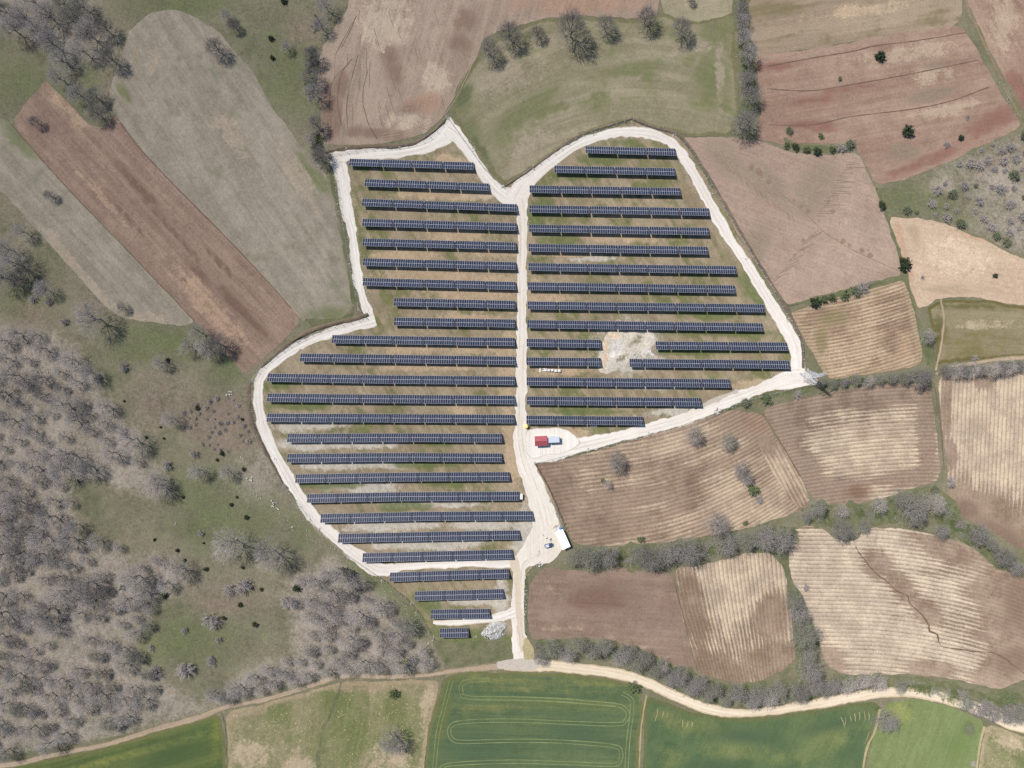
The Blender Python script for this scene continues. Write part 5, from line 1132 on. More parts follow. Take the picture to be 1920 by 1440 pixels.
# low growth that closes the hedges between the trees
def hedge_fill(pts, n, seed, label):
    r = np.random.default_rng(seed); q = np.array([(*W(a, b), w * S / 2) for a, b, w in pts]); c = catmull(q, 1.0)
    i = r.integers(0, len(c), n); x = c[i, :2] + np.clip(r.normal(0, .42, (n, 2)), -.9, .9) * c[i, 2:3]
    x = x[vnoise(x[:, 0] * .12, x[:, 1] * .12, seed) > .30]
    m, k = len(x), 16
    sz = (0.7 + 1.3 * vnoise(x[:, 0] * .2, x[:, 1] * .2, seed + 1))[:, None, None]
    d = r.normal(0, 1, (m, k, 3)); d[:, :, 2] = np.abs(d[:, :, 2]) + .3; d /= np.linalg.norm(d, axis=2, keepdims=True)
    b = np.zeros((m, k, 3)); b[:, :, :2] = x[:, None] + r.normal(0, .25, (m, k, 2)); b[:, :, 2] = .05
    tip = b + d * sz * r.uniform(.5, 1.1, (m, k, 1)); sd = np.cross(d, r.normal(0, 1, (m, k, 3))); sd /= np.linalg.norm(sd, axis=2, keepdims=True) + 1e-9
    wd = r.uniform(.03, .09, (m, k, 1))
    v = np.stack([b - sd * wd, b + sd * wd, tip], 2).reshape(-1, 3); f = np.arange(len(v)).reshape(-1, 3)
    me = bpy.data.meshes.new('hedge_undergrowth'); me.from_pydata(v.tolist(), [], f.tolist())
    for mm in ('twig_g', 'leaf_md', 'twig_n'): me.materials.append(M[mm])
    cl = np.repeat((vnoise(x[:, 0] * .16, x[:, 1] * .16, seed + 2) * 2.99).astype(int), k); me.polygons.foreach_set('material_index', cl.astype(np.int32))
    return tag(new_obj('hedge_undergrowth', me), label, 'undergrowth', None, 'stuff')
hedge_fill([(1008, 1216, 26), (1060, 1216, 36), (1120, 1218, 38), (1180, 1232, 38), (1240, 1256, 40), (1300, 1286, 42), (1360, 1304, 40), (1420, 1304, 44), (1480, 1300, 44), (1560, 1288, 38), (1640, 1280, 32)], 2600, 61, 'tangled low growth in the hedge along the farm road')
hedge_fill([(1700, 1284, 24), (1800, 1306, 34), (1870, 1326, 40), (1940, 1345, 46)], 900, 62, 'tangled low growth in the hedge at the lower right')
hedge_fill([(1080, 1044, 36), (1140, 1044, 40), (1220, 1042, 44), (1300, 1032, 44), (1370, 1016, 40), (1440, 1008, 44), (1490, 1004, 30)], 1700, 63, 'tangled low growth in the hedge below the large furrowed field')
hedge_fill([(1488, 1110, 26), (1498, 1150, 36), (1508, 1190, 44), (1514, 1240, 40), (1518, 1290, 50)], 1000, 64, 'tangled low growth in the hedge between two furrowed fields')
hedge_fill([(1520, 960, 36), (1570, 968, 40), (1640, 962, 36), (1700, 948, 54), (1760, 945, 46), (1790, 985, 34), (1840, 1012, 28), (1890, 1052, 26), (1940, 1080, 24)], 1200, 65, 'tangled low growth on the green bank below the dark furrowed field')
hedge_fill([(1765, 696, 14), (1850, 689, 15), (1940, 682, 15)], 700, 66, 'tangled low growth in the hedge at the right edge')
hedge_fill([(1545, 720, 12), (1620, 713, 16), (1700, 708, 18), (1740, 704, 20)], 600, 67, 'tangled low growth in the hedge below the small furrowed field')
hedge_fill([(1390, 0, 20), (1396, 70, 24), (1404, 150, 24), (1404, 200, 26), (1398, 245, 24)], 700, 68, 'tangled low growth in the tree row right of the olive meadow')
hedge_fill([(610, 0, 26), (590, 90, 28), (584, 160, 28), (592, 240, 26), (600, 300, 24)], 900, 69, 'tangled low growth beside the upper brown field')

# ------------------------------------------------------------------ fences
M['fence'] = simple_mat('fence_wire', (0.16, 0.17, 0.17, 1), 0.5, 0.6, 0.4)
M['fencepost'] = simple_mat('fence_post', (0.42, 0.42, 0.40, 1), 0.7, 0.0, 0.2, var=0.2)
post_me = MB().box(-.06, .06, -.06, .06, -.2, 2.15).box(-.14, .14, -.14, .14, -.2, .14).mesh('fence_post', M['fencepost'])
def fence(pts, label, step=4.0):
    q = np.array([W(*p) for p in pts]); s = np.concatenate([[0], np.cumsum(np.hypot(*np.diff(q, axis=0).T))])
    n = max(2, int(s[-1] / step)); t = np.linspace(0, s[-1], n + 1)
    P = np.stack([np.interp(t, s, q[:, 0]), np.interp(t, s, q[:, 1])], 1)
    root = thing('wire_fence', label, 'fence', (P[0, 0], P[0, 1], 0.06), 0, 'fences round the solar farm')
    mb = MB(); o = P[0]
    for a, b in zip(P[:-1] - o, P[1:] - o):
        for z in (0.08, 0.5, 0.95, 1.4, 1.8, 2.05):
            mb.bar((a[0], a[1], z), (b[0], b[1], z), 0.010 if z < 2 else 0.022, n=3, cap=False)
        L = np.hypot(*(b - a)); m = int(L / 0.8)
        for k in range(m):
            c = a + (b - a) * (k / m); d = a + (b - a) * min(1, (k + 2) / m)
            mb.bar((c[0], c[1], .08), (d[0], d[1], 1.8), 0.007, n=3, cap=False)
            mb.bar((d[0], d[1], .08), (c[0], c[1], 1.8), 0.007, n=3, cap=False)
    mb.build('wire_mesh', M['fence'], root)
    for p in P - o: new_obj('fence_post', post_me, root, (p[0], p[1], 0))
    return root
fence([(621, 292), (630, 330), (640, 400), (650, 455), (662, 530), (672, 578), (688, 597)], 'wire fence along the upper left gravel road')
fence([(688, 597), (640, 611), (590, 624), (545, 648), (502, 680), (474, 712), (469, 760), (478, 802)], 'wire fence round the left bend of the ring road')
fence([(478, 802), (500, 850), (520, 890), (545, 925), (590, 985), (640, 1032), (700, 1074), (722, 1087), (770, 1128), (790, 1155), (812, 1197)], 'wire fence down the lower left side of the farm')
fence([(621, 292), (690, 281), (750, 277), (800, 264), (825, 244), (838, 222)], 'wire fence above the upper left gravel road')
fence([(840, 222), (870, 264), (905, 314), (943, 351)], 'wire fence down to the notch between the two lobes')
fence([(944, 350), (985, 326), (1040, 287), (1085, 257), (1130, 241), (1187, 224)], 'wire fence from the notch up the right lobe')
fence([(1188, 225), (1225, 240), (1268, 251), (1298, 285), (1332, 345), (1372, 415), (1402, 465), (1442, 530), (1482, 600), (1502, 640), (1507, 690)], 'wire fence down the right side of the farm')
fence([(1532, 718), (1470, 733), (1400, 750), (1332, 778), (1270, 800), (1180, 824), (1080, 850), (1003, 869)], 'wire fence along the lower right gravel road')
fence([(1003, 869), (1022, 902), (1037, 934), (1051, 968), (1064, 994)], 'wire fence between the yard road and the large furrowed field')
fence([(984, 1078), (983, 1110), (982, 1150), (984, 1186)], 'short wire fence beside the entrance road')

# ------------------------------------------------------------------ stones
M['lime'] = simple_mat('limestone', (0.35, 0.335, 0.305, 1), 0.9, 0, 0.1, var=0.22, scale=1.3)
M['grey_stone'] = simple_mat('grey_stone', (0.36, 0.35, 0.33, 1), 0.9, 0, 0.1, var=0.25, scale=1.3)
def rock_mesh(seed, mat, name='stone'):
    r = np.random.default_rng(seed)
    t = (1 + 5 ** .5) / 2
    v = np.array([(-1, t, 0), (1, t, 0), (-1, -t, 0), (1, -t, 0), (0, -1, t), (0, 1, t), (0, -1, -t), (0, 1, -t), (t, 0, -1), (t, 0, 1), (-t, 0, -1), (-t, 0, 1)], float)
    v /= np.linalg.norm(v[0])
    f = [(0, 11, 5), (0, 5, 1), (0, 1, 7), (0, 7, 10), (0, 10, 11), (1, 5, 9), (5, 11, 4), (11, 10, 2), (10, 7, 6), (7, 1, 8), (3, 9, 4), (3, 4, 2), (3, 2, 6), (3, 6, 8), (3, 8, 9), (4, 9, 5), (2, 4, 11), (6, 2, 10), (8, 6, 7), (9, 8, 1)]
    v = v * r.uniform(.65, 1.15, (12, 1)) * np.array([1, r.uniform(.6, 1), r.uniform(.5, .8)])
    mb = MB(); mb.add(v + np.array([0, 0, .35]), f)
    return mb.mesh(name, mat)
ROCK = [rock_mesh(s, M['lime']) for s in range(5)]
GROCK = [rock_mesh(s, M['grey_stone']) for s in range(5, 9)]
def heap(px, py, d, n, label, group, protos=ROCK, name='stone_heap', cat='stones', flat=.5):
    x, y = W(px, py); R_ = d * S / 2
    o = thing(name, label, cat, (x, y, 0.08), 0, group)
    for i in range(n):
        a = RND.uniform(0, 6.28); q = math.sqrt(RND.random()) * R_
        s = RND.uniform(.18, .42) * min(1.6, max(.7, R_ / 1.0))
        st = new_obj('stone', RND.choice(protos), o, (math.cos(a) * q, math.sin(a) * q, max(0, (R_ - q)) * flat * RND.random()))
        st.scale = (s, s * RND.uniform(.7, 1.2), s); st.rotation_euler = (RND.uniform(-.4, .4), RND.uniform(-.4, .4), RND.uniform(0, 6.28))
    return o
HEAPS = [(473, 716, 'at the leftmost corner of the fence'), (561, 640, 'beside the ring road bend above the left rows'), (670, 581, 'outside the fence above the ring road bend'), (681, 598, 'at the inner fence corner of the ring road bend'), (621, 290, 'at the upper left fence corner'), (650, 277, 'above the road near the upper left corner'), (748, 276, 'midway along the upper left fence'), (839, 220, 'at the top tip of the left lobe'), (888, 281, 'on the fence right of the first row'), (943, 352, 'at the notch between the two lobes'), (1001, 315, 'where the right arc of the ring road begins'), (1114, 250, 'on the fence left of the upper right corner'), (1186, 231, 'at the top corner of the right lobe'), (1264, 252, 'at the right end of the top arc'), (1335, 364, 'on the right fence beside the fourth row'), (1401, 484, 'on the right fence beside the seventh row'), (1478, 600, 'on the right fence beside the tenth row'), (1216, 813, 'on the lower right fence nearer the hut'), (1103, 843, 'on the fence below the hut yard road'), (1003, 868, 'at the sharp corner of the large furrowed field'), (1031, 940, 'on the fence above the white office'), (516, 863, 'on the lower left fence beside the sixteenth row'), (598, 992, 'on the lower left fence beside the nineteenth row'), (651, 1048, 'on the lower left fence above the dark bushes'), (718, 1089, 'where the link road meets the lower left fence'), (773, 1132, 'on the lower left fence beside the short rows'), (812, 1197, 'at the bottom end of the lower left fence'), (1010, 1035, 'at the lower left corner of the office yard'), (1345, 771, 'below the lower right road bend')]
for px, py, w in HEAPS:
    heap(px, py, 8 if px != 1345 else 15, 7 if px != 1345 else 14, 'small heap of white limestone ' + w, 'white stone heaps along the fence')
for i, (px, py, d, n, w) in enumerate([(453, 857, 8, 4, 'upper left of the boulder field'), (463, 852, 6, 3, 'at the top of the boulder field'), (469, 898, 12, 6, 'large pale one in the middle of the boulder field'), (484, 906, 6, 3, 'small and grey beside the large pale one'), (482, 926, 11, 5, 'left of the brightest one'), (486, 934, 8, 3, 'just below its left neighbour'), (513, 944, 14, 10, 'brightest at the lower right'), (535, 934, 6, 1, 'single grey one nearest the road'), (520, 952, 9, 6, 'trailing off towards the lower right'), (475, 820, 8, 3, 'flat one close to the road above the others'), (448, 791, 7, 2, 'beside a dark bush under the bend'), (430, 738, 12, 8, 'scattered above the brambles'), (330, 982, 8, 3, 'alone in the middle of the left grass'), (550, 990, 8, 5, 'close to the ring road near the fuzzy trees'), (692, 1105, 9, 5, 'among bushes outside the lower left fence'), (802, 1204, 8, 4, 'at the foot of the wood below the last row')]):
    heap(px, py, d, n, 'limestone boulders, ' + w, 'limestone boulders left of the ring road', name='boulder_cluster', cat='boulders', flat=.2)
heap(1012, 1056, 12, 8, 'white stones in the verge below the office yard', None, name='boulder_cluster', cat='boulders', flat=.1)
heap(892, 1195, 8, 6, 'yellowish stones below the white rubble heap', None, name='boulder_cluster', cat='boulders', flat=.1)
M['mound'] = simple_mat('mixed_spoil', (0.28, 0.27, 0.245, 1), 0.9, 0, 0.1, var=0.45, scale=0.9)
# the big white heap at the foot of the farm
x, y = W(927, 1183)
rh = thing('rubble_heap', 'big heap of broken white limestone beside the lone solar table', 'rubble heap', (x, y, 0.08), math.radians(20))
mb = MB(); nu, nv = 26, 18
for j in range(nv + 1):
    for i in range(nu + 1):
        u = i / nu * 2 - 1; v = j / nv * 2 - 1
        h = max(0, 1 - (u * u + v * v)) ** .6
        h *= 1.0 + .8 * (float(vnoise(i * .45, j * .45, 3)) - .5) + .5 * (float(vnoise(i * .9, j * .9, 4)) - .5)
        mb.v.append((u * 5.6 * (1 + .22 * math.sin(3 * v + .6)), v * 3.7 * (1 + .2 * math.sin(2 * u + 1)), h * 1.3 - .06))
for j in range(nv):
    for i in range(nu):
        a = j * (nu + 1) + i; mb.f.append((a, a + 1, a + nu + 2, a + nu + 1)); mb.m.append(0)
mb.build('mound', M['mound'], rh)
for i in range(170):
    a = RND.uniform(0, 6.28); q = math.sqrt(RND.random()); s = RND.uniform(.12, .55)
    st = new_obj('stone', RND.choice(ROCK if RND.random() < .6 else GROCK), rh, (math.cos(a) * q * 6.3, math.sin(a) * q * 4.3, max(0, 1 - q * q) ** .6 * 1.2))
    st.scale = (s, s * RND.uniform(.6, 1.1), s * RND.uniform(.5, .9)); st.rotation_euler = (RND.uniform(-.6, .6), RND.uniform(-.6, .6), RND.uniform(0, 6.28))
# boulders in the rubble between the rows
for i, (px, py, d, n, w) in enumerate([(1178, 646, 16, 16, 'in the middle of the rubble ground'), (1158, 676, 14, 14, 'at the lower left of the rubble ground'), (1213, 636, 14, 12, 'at the upper right of the rubble ground'), (1146, 634, 10, 8, 'at the upper left of the rubble ground'), (1190, 668, 12, 10, 'at the lower right of the rubble ground')]):
    heap(px, py, d, n, 'pale broken stones ' + w, 'stones on the rubble ground', name='boulder_cluster', cat='boulders', flat=.15)
# countless small stones
def pebbles(name, pts, label, size=(0.10, 0.26), seed=1):
    r = np.random.default_rng(seed); pts = np.array(pts)
    oc = np.array([(1, 0, 0), (-1, 0, 0), (0, 1, 0), (0, -1, 0), (0, 0, 1), (0, 0, -1)], float)
    fc = np.array([(0, 2, 4), (2, 1, 4), (1, 3, 4), (3, 0, 4), (2, 0, 5), (1, 2, 5), (3, 1, 5), (0, 3, 5)])
    m = len(pts); v = oc[None] * r.uniform(.6, 1.3, (m, 6, 1)) * r.uniform(size[0], size[1], (m, 1, 1)) * np.array([1, 1, .6])
    v[:, :, :2] += pts[:, None, :]; v[:, :, 2] += 0.16
    f = (fc[None] + (np.arange(m) * 6)[:, None, None]).reshape(-1, 3)
    me = bpy.data.meshes.new(name); me.from_pydata(v.reshape(-1, 3).tolist(), [], f.tolist()); me.materials.append(M['lime'])
    return tag(new_obj(name, me), label, 'stones', None, 'stuff')
def scatter(poly, n, seed, thr=.5):
    r = np.random.default_rng(seed); P = np.array([W(*p) for p in poly]); lo, hi = P.min(0), P.max(0)
    q = r.uniform(lo, hi, (n * 3, 2)); q = q[inside(P, q)]
    return q[vnoise(q[:, 0] * .09, q[:, 1] * .09, seed) > thr][:n]
def along(pts, n, w, seed):
    r = np.random.default_rng(seed); q = np.array([W(*p) for p in pts]); s = np.concatenate([[0], np.cumsum(np.hypot(*np.diff(q, axis=0).T))])
    t = r.uniform(0, s[-1], n)
    return np.stack([np.interp(t, s, q[:, 0]), np.interp(t, s, q[:, 1])], 1) + r.normal(0, w * S, (n, 2))
pebbles('loose_stones', np.vstack([scatter([(480, 850), (560, 960), (640, 1040), (560, 1010), (440, 900), (430, 830)], 160, 1, .4), scatter([(420, 730), (470, 730), (475, 830), (440, 800)], 90, 2, .4), along([(690, 1080), (760, 1140), (810, 1200)], 110, 6, 3), along([(500, 840), (540, 930), (640, 1040)], 90, 5, 4)]), 'small white stones on the grass left of the fence', seed=1)
pebbles('loose_stones', np.vstack([scatter([(1300, 280), (1600, 300), (1685, 510), (1480, 565)], 190, 5, .55), scatter([(1640, 352), (1920, 243), (1950, 480), (1700, 406)], 130, 6, .5), along([(1600, 330), (1650, 340)], 40, 6, 7), along([(1870, 140), (1915, 230)], 60, 5, 8)]), 'small white stones on the fields right of the farm', size=(0.08, 0.22), seed=2)
pebbles('loose_stones', np.vstack([along([(985, 1075), (990, 1060), (1010, 1045), (1040, 1037)], 90, 5, 9), along([(1000, 868), (1100, 848)], 40, 3, 10), along([(1038, 955), (1056, 985)], 60, 3, 11), along([(985, 1090), (984, 1190)], 90, 3, 12), scatter([(560, 800), (900, 800), (950, 1050), (700, 1050)], 260, 13, .55), scatter([(1122, 620), (1236, 622), (1236, 680), (1130, 702)], 900, 14, .25), scatter([(990, 270), (1280, 290), (1470, 660), (1000, 780)], 160, 15, .6)]), 'small white stones lying about the solar farm', size=(0.08, 0.24), seed=3)
pebbles('loose_stones', np.vstack([scatter([(860, 170), (1000, 120), (1370, 60), (1370, 240), (1200, 220), (950, 340)], 90, 16, .55), scatter([(500, 20), (640, 20), (600, 250), (540, 240)], 70, 17, .5), along([(205, 205), (345, 370)], 170, 3, 18), scatter([(240, 60), (400, 60), (640, 560), (560, 580)], 120, 19, .5)]), 'small white stones on the meadows above the farm', size=(0.08, 0.2), seed=4)

# ------------------------------------------------------------------ buildings and yard things
M['red'] = simple_mat('red_roof_sheet', (0.25, 0.055, 0.064, 1), 0.5, 0, 0.3, var=0.12, scale=1.0)
M['wall'] = simple_mat('pale_wall', (0.55, 0.53, 0.50, 1), 0.8, 0, 0.2, var=0.06)
M['roofgrey'] = simple_mat('grey_sheet', (0.34, 0.36, 0.41, 1), 0.5, 0.0, 0.3, var=0.05)
M['white'] = simple_mat('white_sheet', (0.82, 0.82, 0.82, 1), 0.5, 0, 0.4, var=0.03, scale=.6)
M['dark'] = simple_mat('dark_opening', (0.03, 0.03, 0.035, 1), 0.5)
M['door'] = simple_mat('door_paint', (0.20, 0.16, 0.12, 1), 0.6)
M['pane'] = simple_mat('window_glass', (0.05, 0.06, 0.08, 1), 0.1, 0, 0.5)

# red roofed hut
x, y = W(1014.2, 826)
hut = thing('site_hut', 'small hut with a red gabled sheet roof in the white yard', 'hut', (x, y, 0.13), math.radians(3))
MB().box(-2.75, 2.75, -1.9, 1.9, 0, 2.5).build('wall', M['wall'], hut)
mb = MB().add([(-2.75, -1.9, 2.5), (-2.75, 1.9, 2.5), (-2.75, 0, 3.25), (2.75, -1.9, 2.5), (2.75, 1.9, 2.5), (2.75, 0, 3.25)], [(0, 2, 1), (3, 4, 5)]); mb.build('gable', M['wall'], hut)
for sgn in (1, -1):
    mb = MB()
    n = 18
    for k in range(n):
        a = -3.1 + 6.2 * k / n; b = a + 6.2 / n
        z = lambda yy: 3.30 - abs(yy) * .40
        mb.add([(a, 0, z(0)), (b, 0, z(0)), (b, sgn * 2.4, z(2.4)), (a, sgn * 2.4, z(2.4))], [(0, 1, 2, 3) if sgn < 0 else (3, 2, 1, 0)])
        mb.add([(a + .02, 0, z(0) + .002), (a + .09, 0, z(0) + .05), (a + .16, 0, z(0) + .002), (a + .02, sgn * 2.4, z(2.4) + .002), (a + .09, sgn * 2.4, z(2.4) + .05), (a + .16, sgn * 2.4, z(2.4) + .002)], [(0, 1, 4, 3), (1, 2, 5, 4)])
    rp = mb.build('roof_slope', M['red'], hut)
MB().bar((-3.12, 0, 3.33), (3.12, 0, 3.33), 0.09, n=6).build('ridge_cap', M['red'], hut)
d = MB().box(-.5, .5, -1.94, -1.9, 0, 2.05).build('door', M['door'], hut); MB().box(.32, .40, -1.99, -1.945, .95, 1.05).build('handle', M['steel'], d)
for wx in (-1.8, 1.8):
    w = MB().box(wx - .5, wx + .5, -1.93, -1.902, 1.0, 1.9).build('window', M['white'], hut); MB().box(wx - .42, wx + .42, -1.945, -1.932, 1.08, 1.82).build('pane', M['pane'], w)
# grey transformer kiosk
x, y = W(1038, 823.5)
kio = thing('transformer_kiosk', 'grey flat roofed transformer kiosk right of the red hut', 'kiosk', (x, y, 0.13), math.radians(3))
MB().box(-2.45, 2.45, -1.25, 1.25, 0, 2.55).build('wall', M['wall'], kio)
MB().box(-2.65, 2.65, -1.45, 1.45, 2.552, 2.72).build('roof', M['roofgrey'], kio)
for k in (-1, 1):
    dd = MB().box(k * .72 - .66, k * .72 + .66, -1.29, -1.252, .15, 2.3).build('door', M['roofgrey'], kio)
    for j in range(5): MB().box(k * .72 - .45, k * .72 + .45, -1.31, -1.292, .5 + j * .12, .56 + j * .12).build('louvre', M['dark'], dd)
MB().box(-2.6, 2.6, -1.4, 1.4, -.1, .06).build('plinth', M['grey_stone'], kio)
# yellow tank by the central road
x, y = W(986.3, 799.3)
tk = thing('water_tank', 'yellow round tank beside the central road above the hut', 'tank', (x, y, 0.12))
M['yellow'] = simple_mat('yellow_plastic', (0.62, 0.47, 0.16, 1), 0.5, 0, 0.3, var=.06)
MB().lathe([(0.95, 0), (1.0, .05), (1.0, 1.5), (.95, 1.6), (.55, 1.78), (.3, 1.82)], 24).build('tank_body', M['yellow'], tk, smooth=False)
MB().lathe([(.3, 1.82), (.3, 1.9), (.05, 1.92)], 14).build('lid', M['yellow'], tk)
for z in (.4, .8, 1.2): MB().lathe([(1.0, z - .03), (1.03, z), (1.0, z + .03)], 24).build('band', M['yellow'], tk)
# white office container
x, y = W(1055.5, 1011.5, 2.7)
of = thing('site_office', 'long white flat roofed site office at the edge of the yard', 'office', (x, y, 0.13), math.radians(-66))
MB().box(-4.3, 4.3, -1.75, 1.75, 0, 2.6).build('wall', M['white'], of)
mb = MB().box(-4.5, 4.5, -1.95, 1.95, 2.602, 2.78)
for k in range(17): mb.box(-4.4 + k * .52, -4.36 + k * .52, -1.9, 1.9, 2.782, 2.80)
mb.build('roof', M['white'], of)
for k in range(3):
    xx = -2.6 + k * 2.6
    if k == 1:
        dd = MB().box(xx - .45, xx + .45, -1.79, -1.752, 0, 2.05).build('door', M['door'], of); MB().box(xx + .3, xx + .37, -1.83, -1.795, .95, 1.05).build('handle', M['steel'], dd)
    else:
        w = MB().box(xx - .6, xx + .6, -1.785, -1.752, 1.0, 1.9).build('window', M['roofgrey'], of); MB().box(xx - .52, xx + .52, -1.80, -1.787, 1.08, 1.82).build('pane', M['pane'], w)
# blue drum
x, y = W(1049.7, 989.5)
M['blue'] = simple_mat('blue_plastic', (0.04, 0.22, 0.62, 1), 0.4, 0, 0.4)
bd = thing('blue_tank', 'small bright blue tank at the upper end of the white office', 'tank', (x, y, 0.13))
MB().lathe([(.62, 0), (.66, .05), (.66, 1.1), (.6, 1.2), (.3, 1.32)], 18).build('tank_body', M['blue'], bd)
MB().lathe([(.3, 1.32), (.3, 1.4), (.04, 1.42)], 12).build('lid', M['blue'], bd)
# timber and boards by the office
M['timber'] = simple_mat('timber', (0.34, 0.27, 0.19, 1), 0.8, 0, 0.1, var=.3)
M['darktimber'] = simple_mat('dark_scrap', (0.045, 0.035, 0.03, 1), 0.8, 0, 0.1, var=.3)
def planks(px, py, n, L, spread, label, mat, name='plank_pile', rot=0):
    x, y = W(px, py); o = thing(name, label, 'planks', (x, y, 0.13), rot)
    for i in range(n):
        l = L * RND.uniform(.6, 1.1); p = MB().box(-l / 2, l / 2, -.07, .07, 0, .06).build('plank', mat, o, loc=(RND.uniform(-1, 1) * spread, RND.uniform(-1, 1) * spread * .6, .01 + .065 * (i % 3)))
        p.rotation_euler = (0, 0, RND.uniform(-.9, .9))
planks(1042, 988, 10, 2.2, 1.1, 'loose timber and boards at the upper end of the white office', M['timber'], rot=.5)
planks(1043, 994, 5, 2.0, .7, 'pale boards against the end of the white office', M['lime'], rot=.4)
planks(1030, 1011, 9, 1.0, 1.6, 'dark scrap pieces lying above the parked car', M['darktimber'], rot=0)
planks(1019, 1004, 2, 1.2, .2, 'two short dark sticks on the yard gravel', M['darktimber'], rot=-.4)
planks(1075, 802, 3, 1.4, .4, 'small dark sticks at the edge of the hut yard', M['darktimber'], rot=-1)
# crates between two rows
M['crate'] = simple_mat('pale_crate', (0.46, 0.44, 0.41, 1), 0.8, 0, 0.1, var=.1)
def crate(px, py, w, d, h, rot, label, lid=True):
    x, y = W(px, py); o = thing('pallet_crate', label, 'crate', (x, y, 0.08), rot, 'crates between two rows of solar tables')
    pal = MB()
    for k in (-1, 0, 1): pal.box(-w / 2, w / 2, k * d * .42 - .06, k * d * .42 + .06, 0, .12)
    pal.build('pallet', M['timber'], o)
    MB().box(-w / 2 + .03, w / 2 - .03, -d / 2 + .03, d / 2 - .03, .122, h).build('crate_body', M['crate'], o)
    if lid: MB().box(-w / 2, w / 2, -d / 2, d / 2, h + .002, h + .06).build('lid', M['crate'], o)
crate(1048, 695, 1.45, 1.3, .9, .05, 'pale crate at the right end of the crate row')
crate(1041.5, 695, 1.25, 1.25, .85, -.04, 'pale crate second from the right in the crate row')
crate(1035, 694, 1.35, 1.15, .8, .15, 'pale crate in the middle of the crate row')
crate(1028.5, 694, 1.25, 1.25, .85, 0, 'pale crate second from the left in the crate row')
x, y = W(1021, 694)
bd2 = thing('module_packaging', 'torn pale packaging with slanted corner at the left of the crate row', 'packaging', (x, y, .08), 0)
MB().add([(-1.4, -.4, 0), (1.0, -.6, 0), (1.0, .9, 0), (-1.4, -.4, .12), (1.0, -.6, .75), (1.0, .9, .75)], [(0, 1, 4, 3), (1, 2, 5, 4), (2, 0, 3, 5), (3, 4, 5)]).build('sheet', M['crate'], bd2)
MB().box(-.9, .4, .55, .95, 0, .3).build('flap', M['crate'], bd2)
x, y = W(1012.5, 693)
pl2 = thing('board', 'narrow pale board lying left of the crates', 'board', (x, y, .08), .05)
MB().box(-.38, .38, -1.05, 1.05, 0, .14).build('board_top', M['crate'], pl2); MB().box(-.5, .1, -1.3, -1.06, 0, .2).build('board_end', M['crate'], pl2)
# inverter cabinet at the end of a row
x, y = W(977.5, 931, 1.2)
iv = thing('inverter_cabinet', 'pale cabinet standing at the right end of the eighteenth left row', 'cabinet', (x, y, .08), 0)
MB().box(-.55, .55, -1.25, 1.25, .1, 1.5).build('cabinet_body', M['crate'], iv); MB().box(-.65, .65, -1.35, 1.35, 1.502, 1.6).build('roof', M['crate'], iv); MB().box(-.6, .6, -1.3, 1.3, -.05, .098).build('plinth', M['grey_stone'], iv)
dd = MB().box(.552, .58, -1.1, 1.1, .2, 1.4).build('door', M['roofgrey'], iv); MB().box(.582, .62, .8, .86, .7, .9).build('handle', M['dark'], dd)
# small white bags under the last right row
for i, (px, py) in enumerate([(1107.5, 799), (1111, 798.6), (1115, 799.2), (1118.5, 798.5)]):
    x, y = W(px, py)
    sk = thing('white_sack', '%s white sack from the left below the last right row' % ORD[i], 'sack', (x, y, .08), RND.uniform(0, 3), 'white sacks below the last right row')
    r_ = [(0.05, 0.0), (.3, .05), (.36, .2), (.28, .36), (.08, .42)]
    MB().lathe(r_, 10).build('sack_body', M['white'], sk, smooth=True); MB().bar((0, 0, .4), (.05, .03, .52), .05, .09, 6).build('tied_neck', M['white'], sk)
# concrete lined plot in the large furrowed field
x, y = W(1408, 914)
pw = thing('stone_plot', 'thin stone kerb around the small square plot in the furrowed field', 'stone kerb', (x, y, .06), math.radians(-52))
for k, (a, b, c, d) in enumerate([(-2.6, 2.6, -2.0, -1.8), (-2.6, 2.6, 1.8, 2.0), (-2.8, -2.602, -2.0, 2.0)]): MB().box(a, b, c, d, -.1, .35).build('kerb', M['grey_stone'], pw)

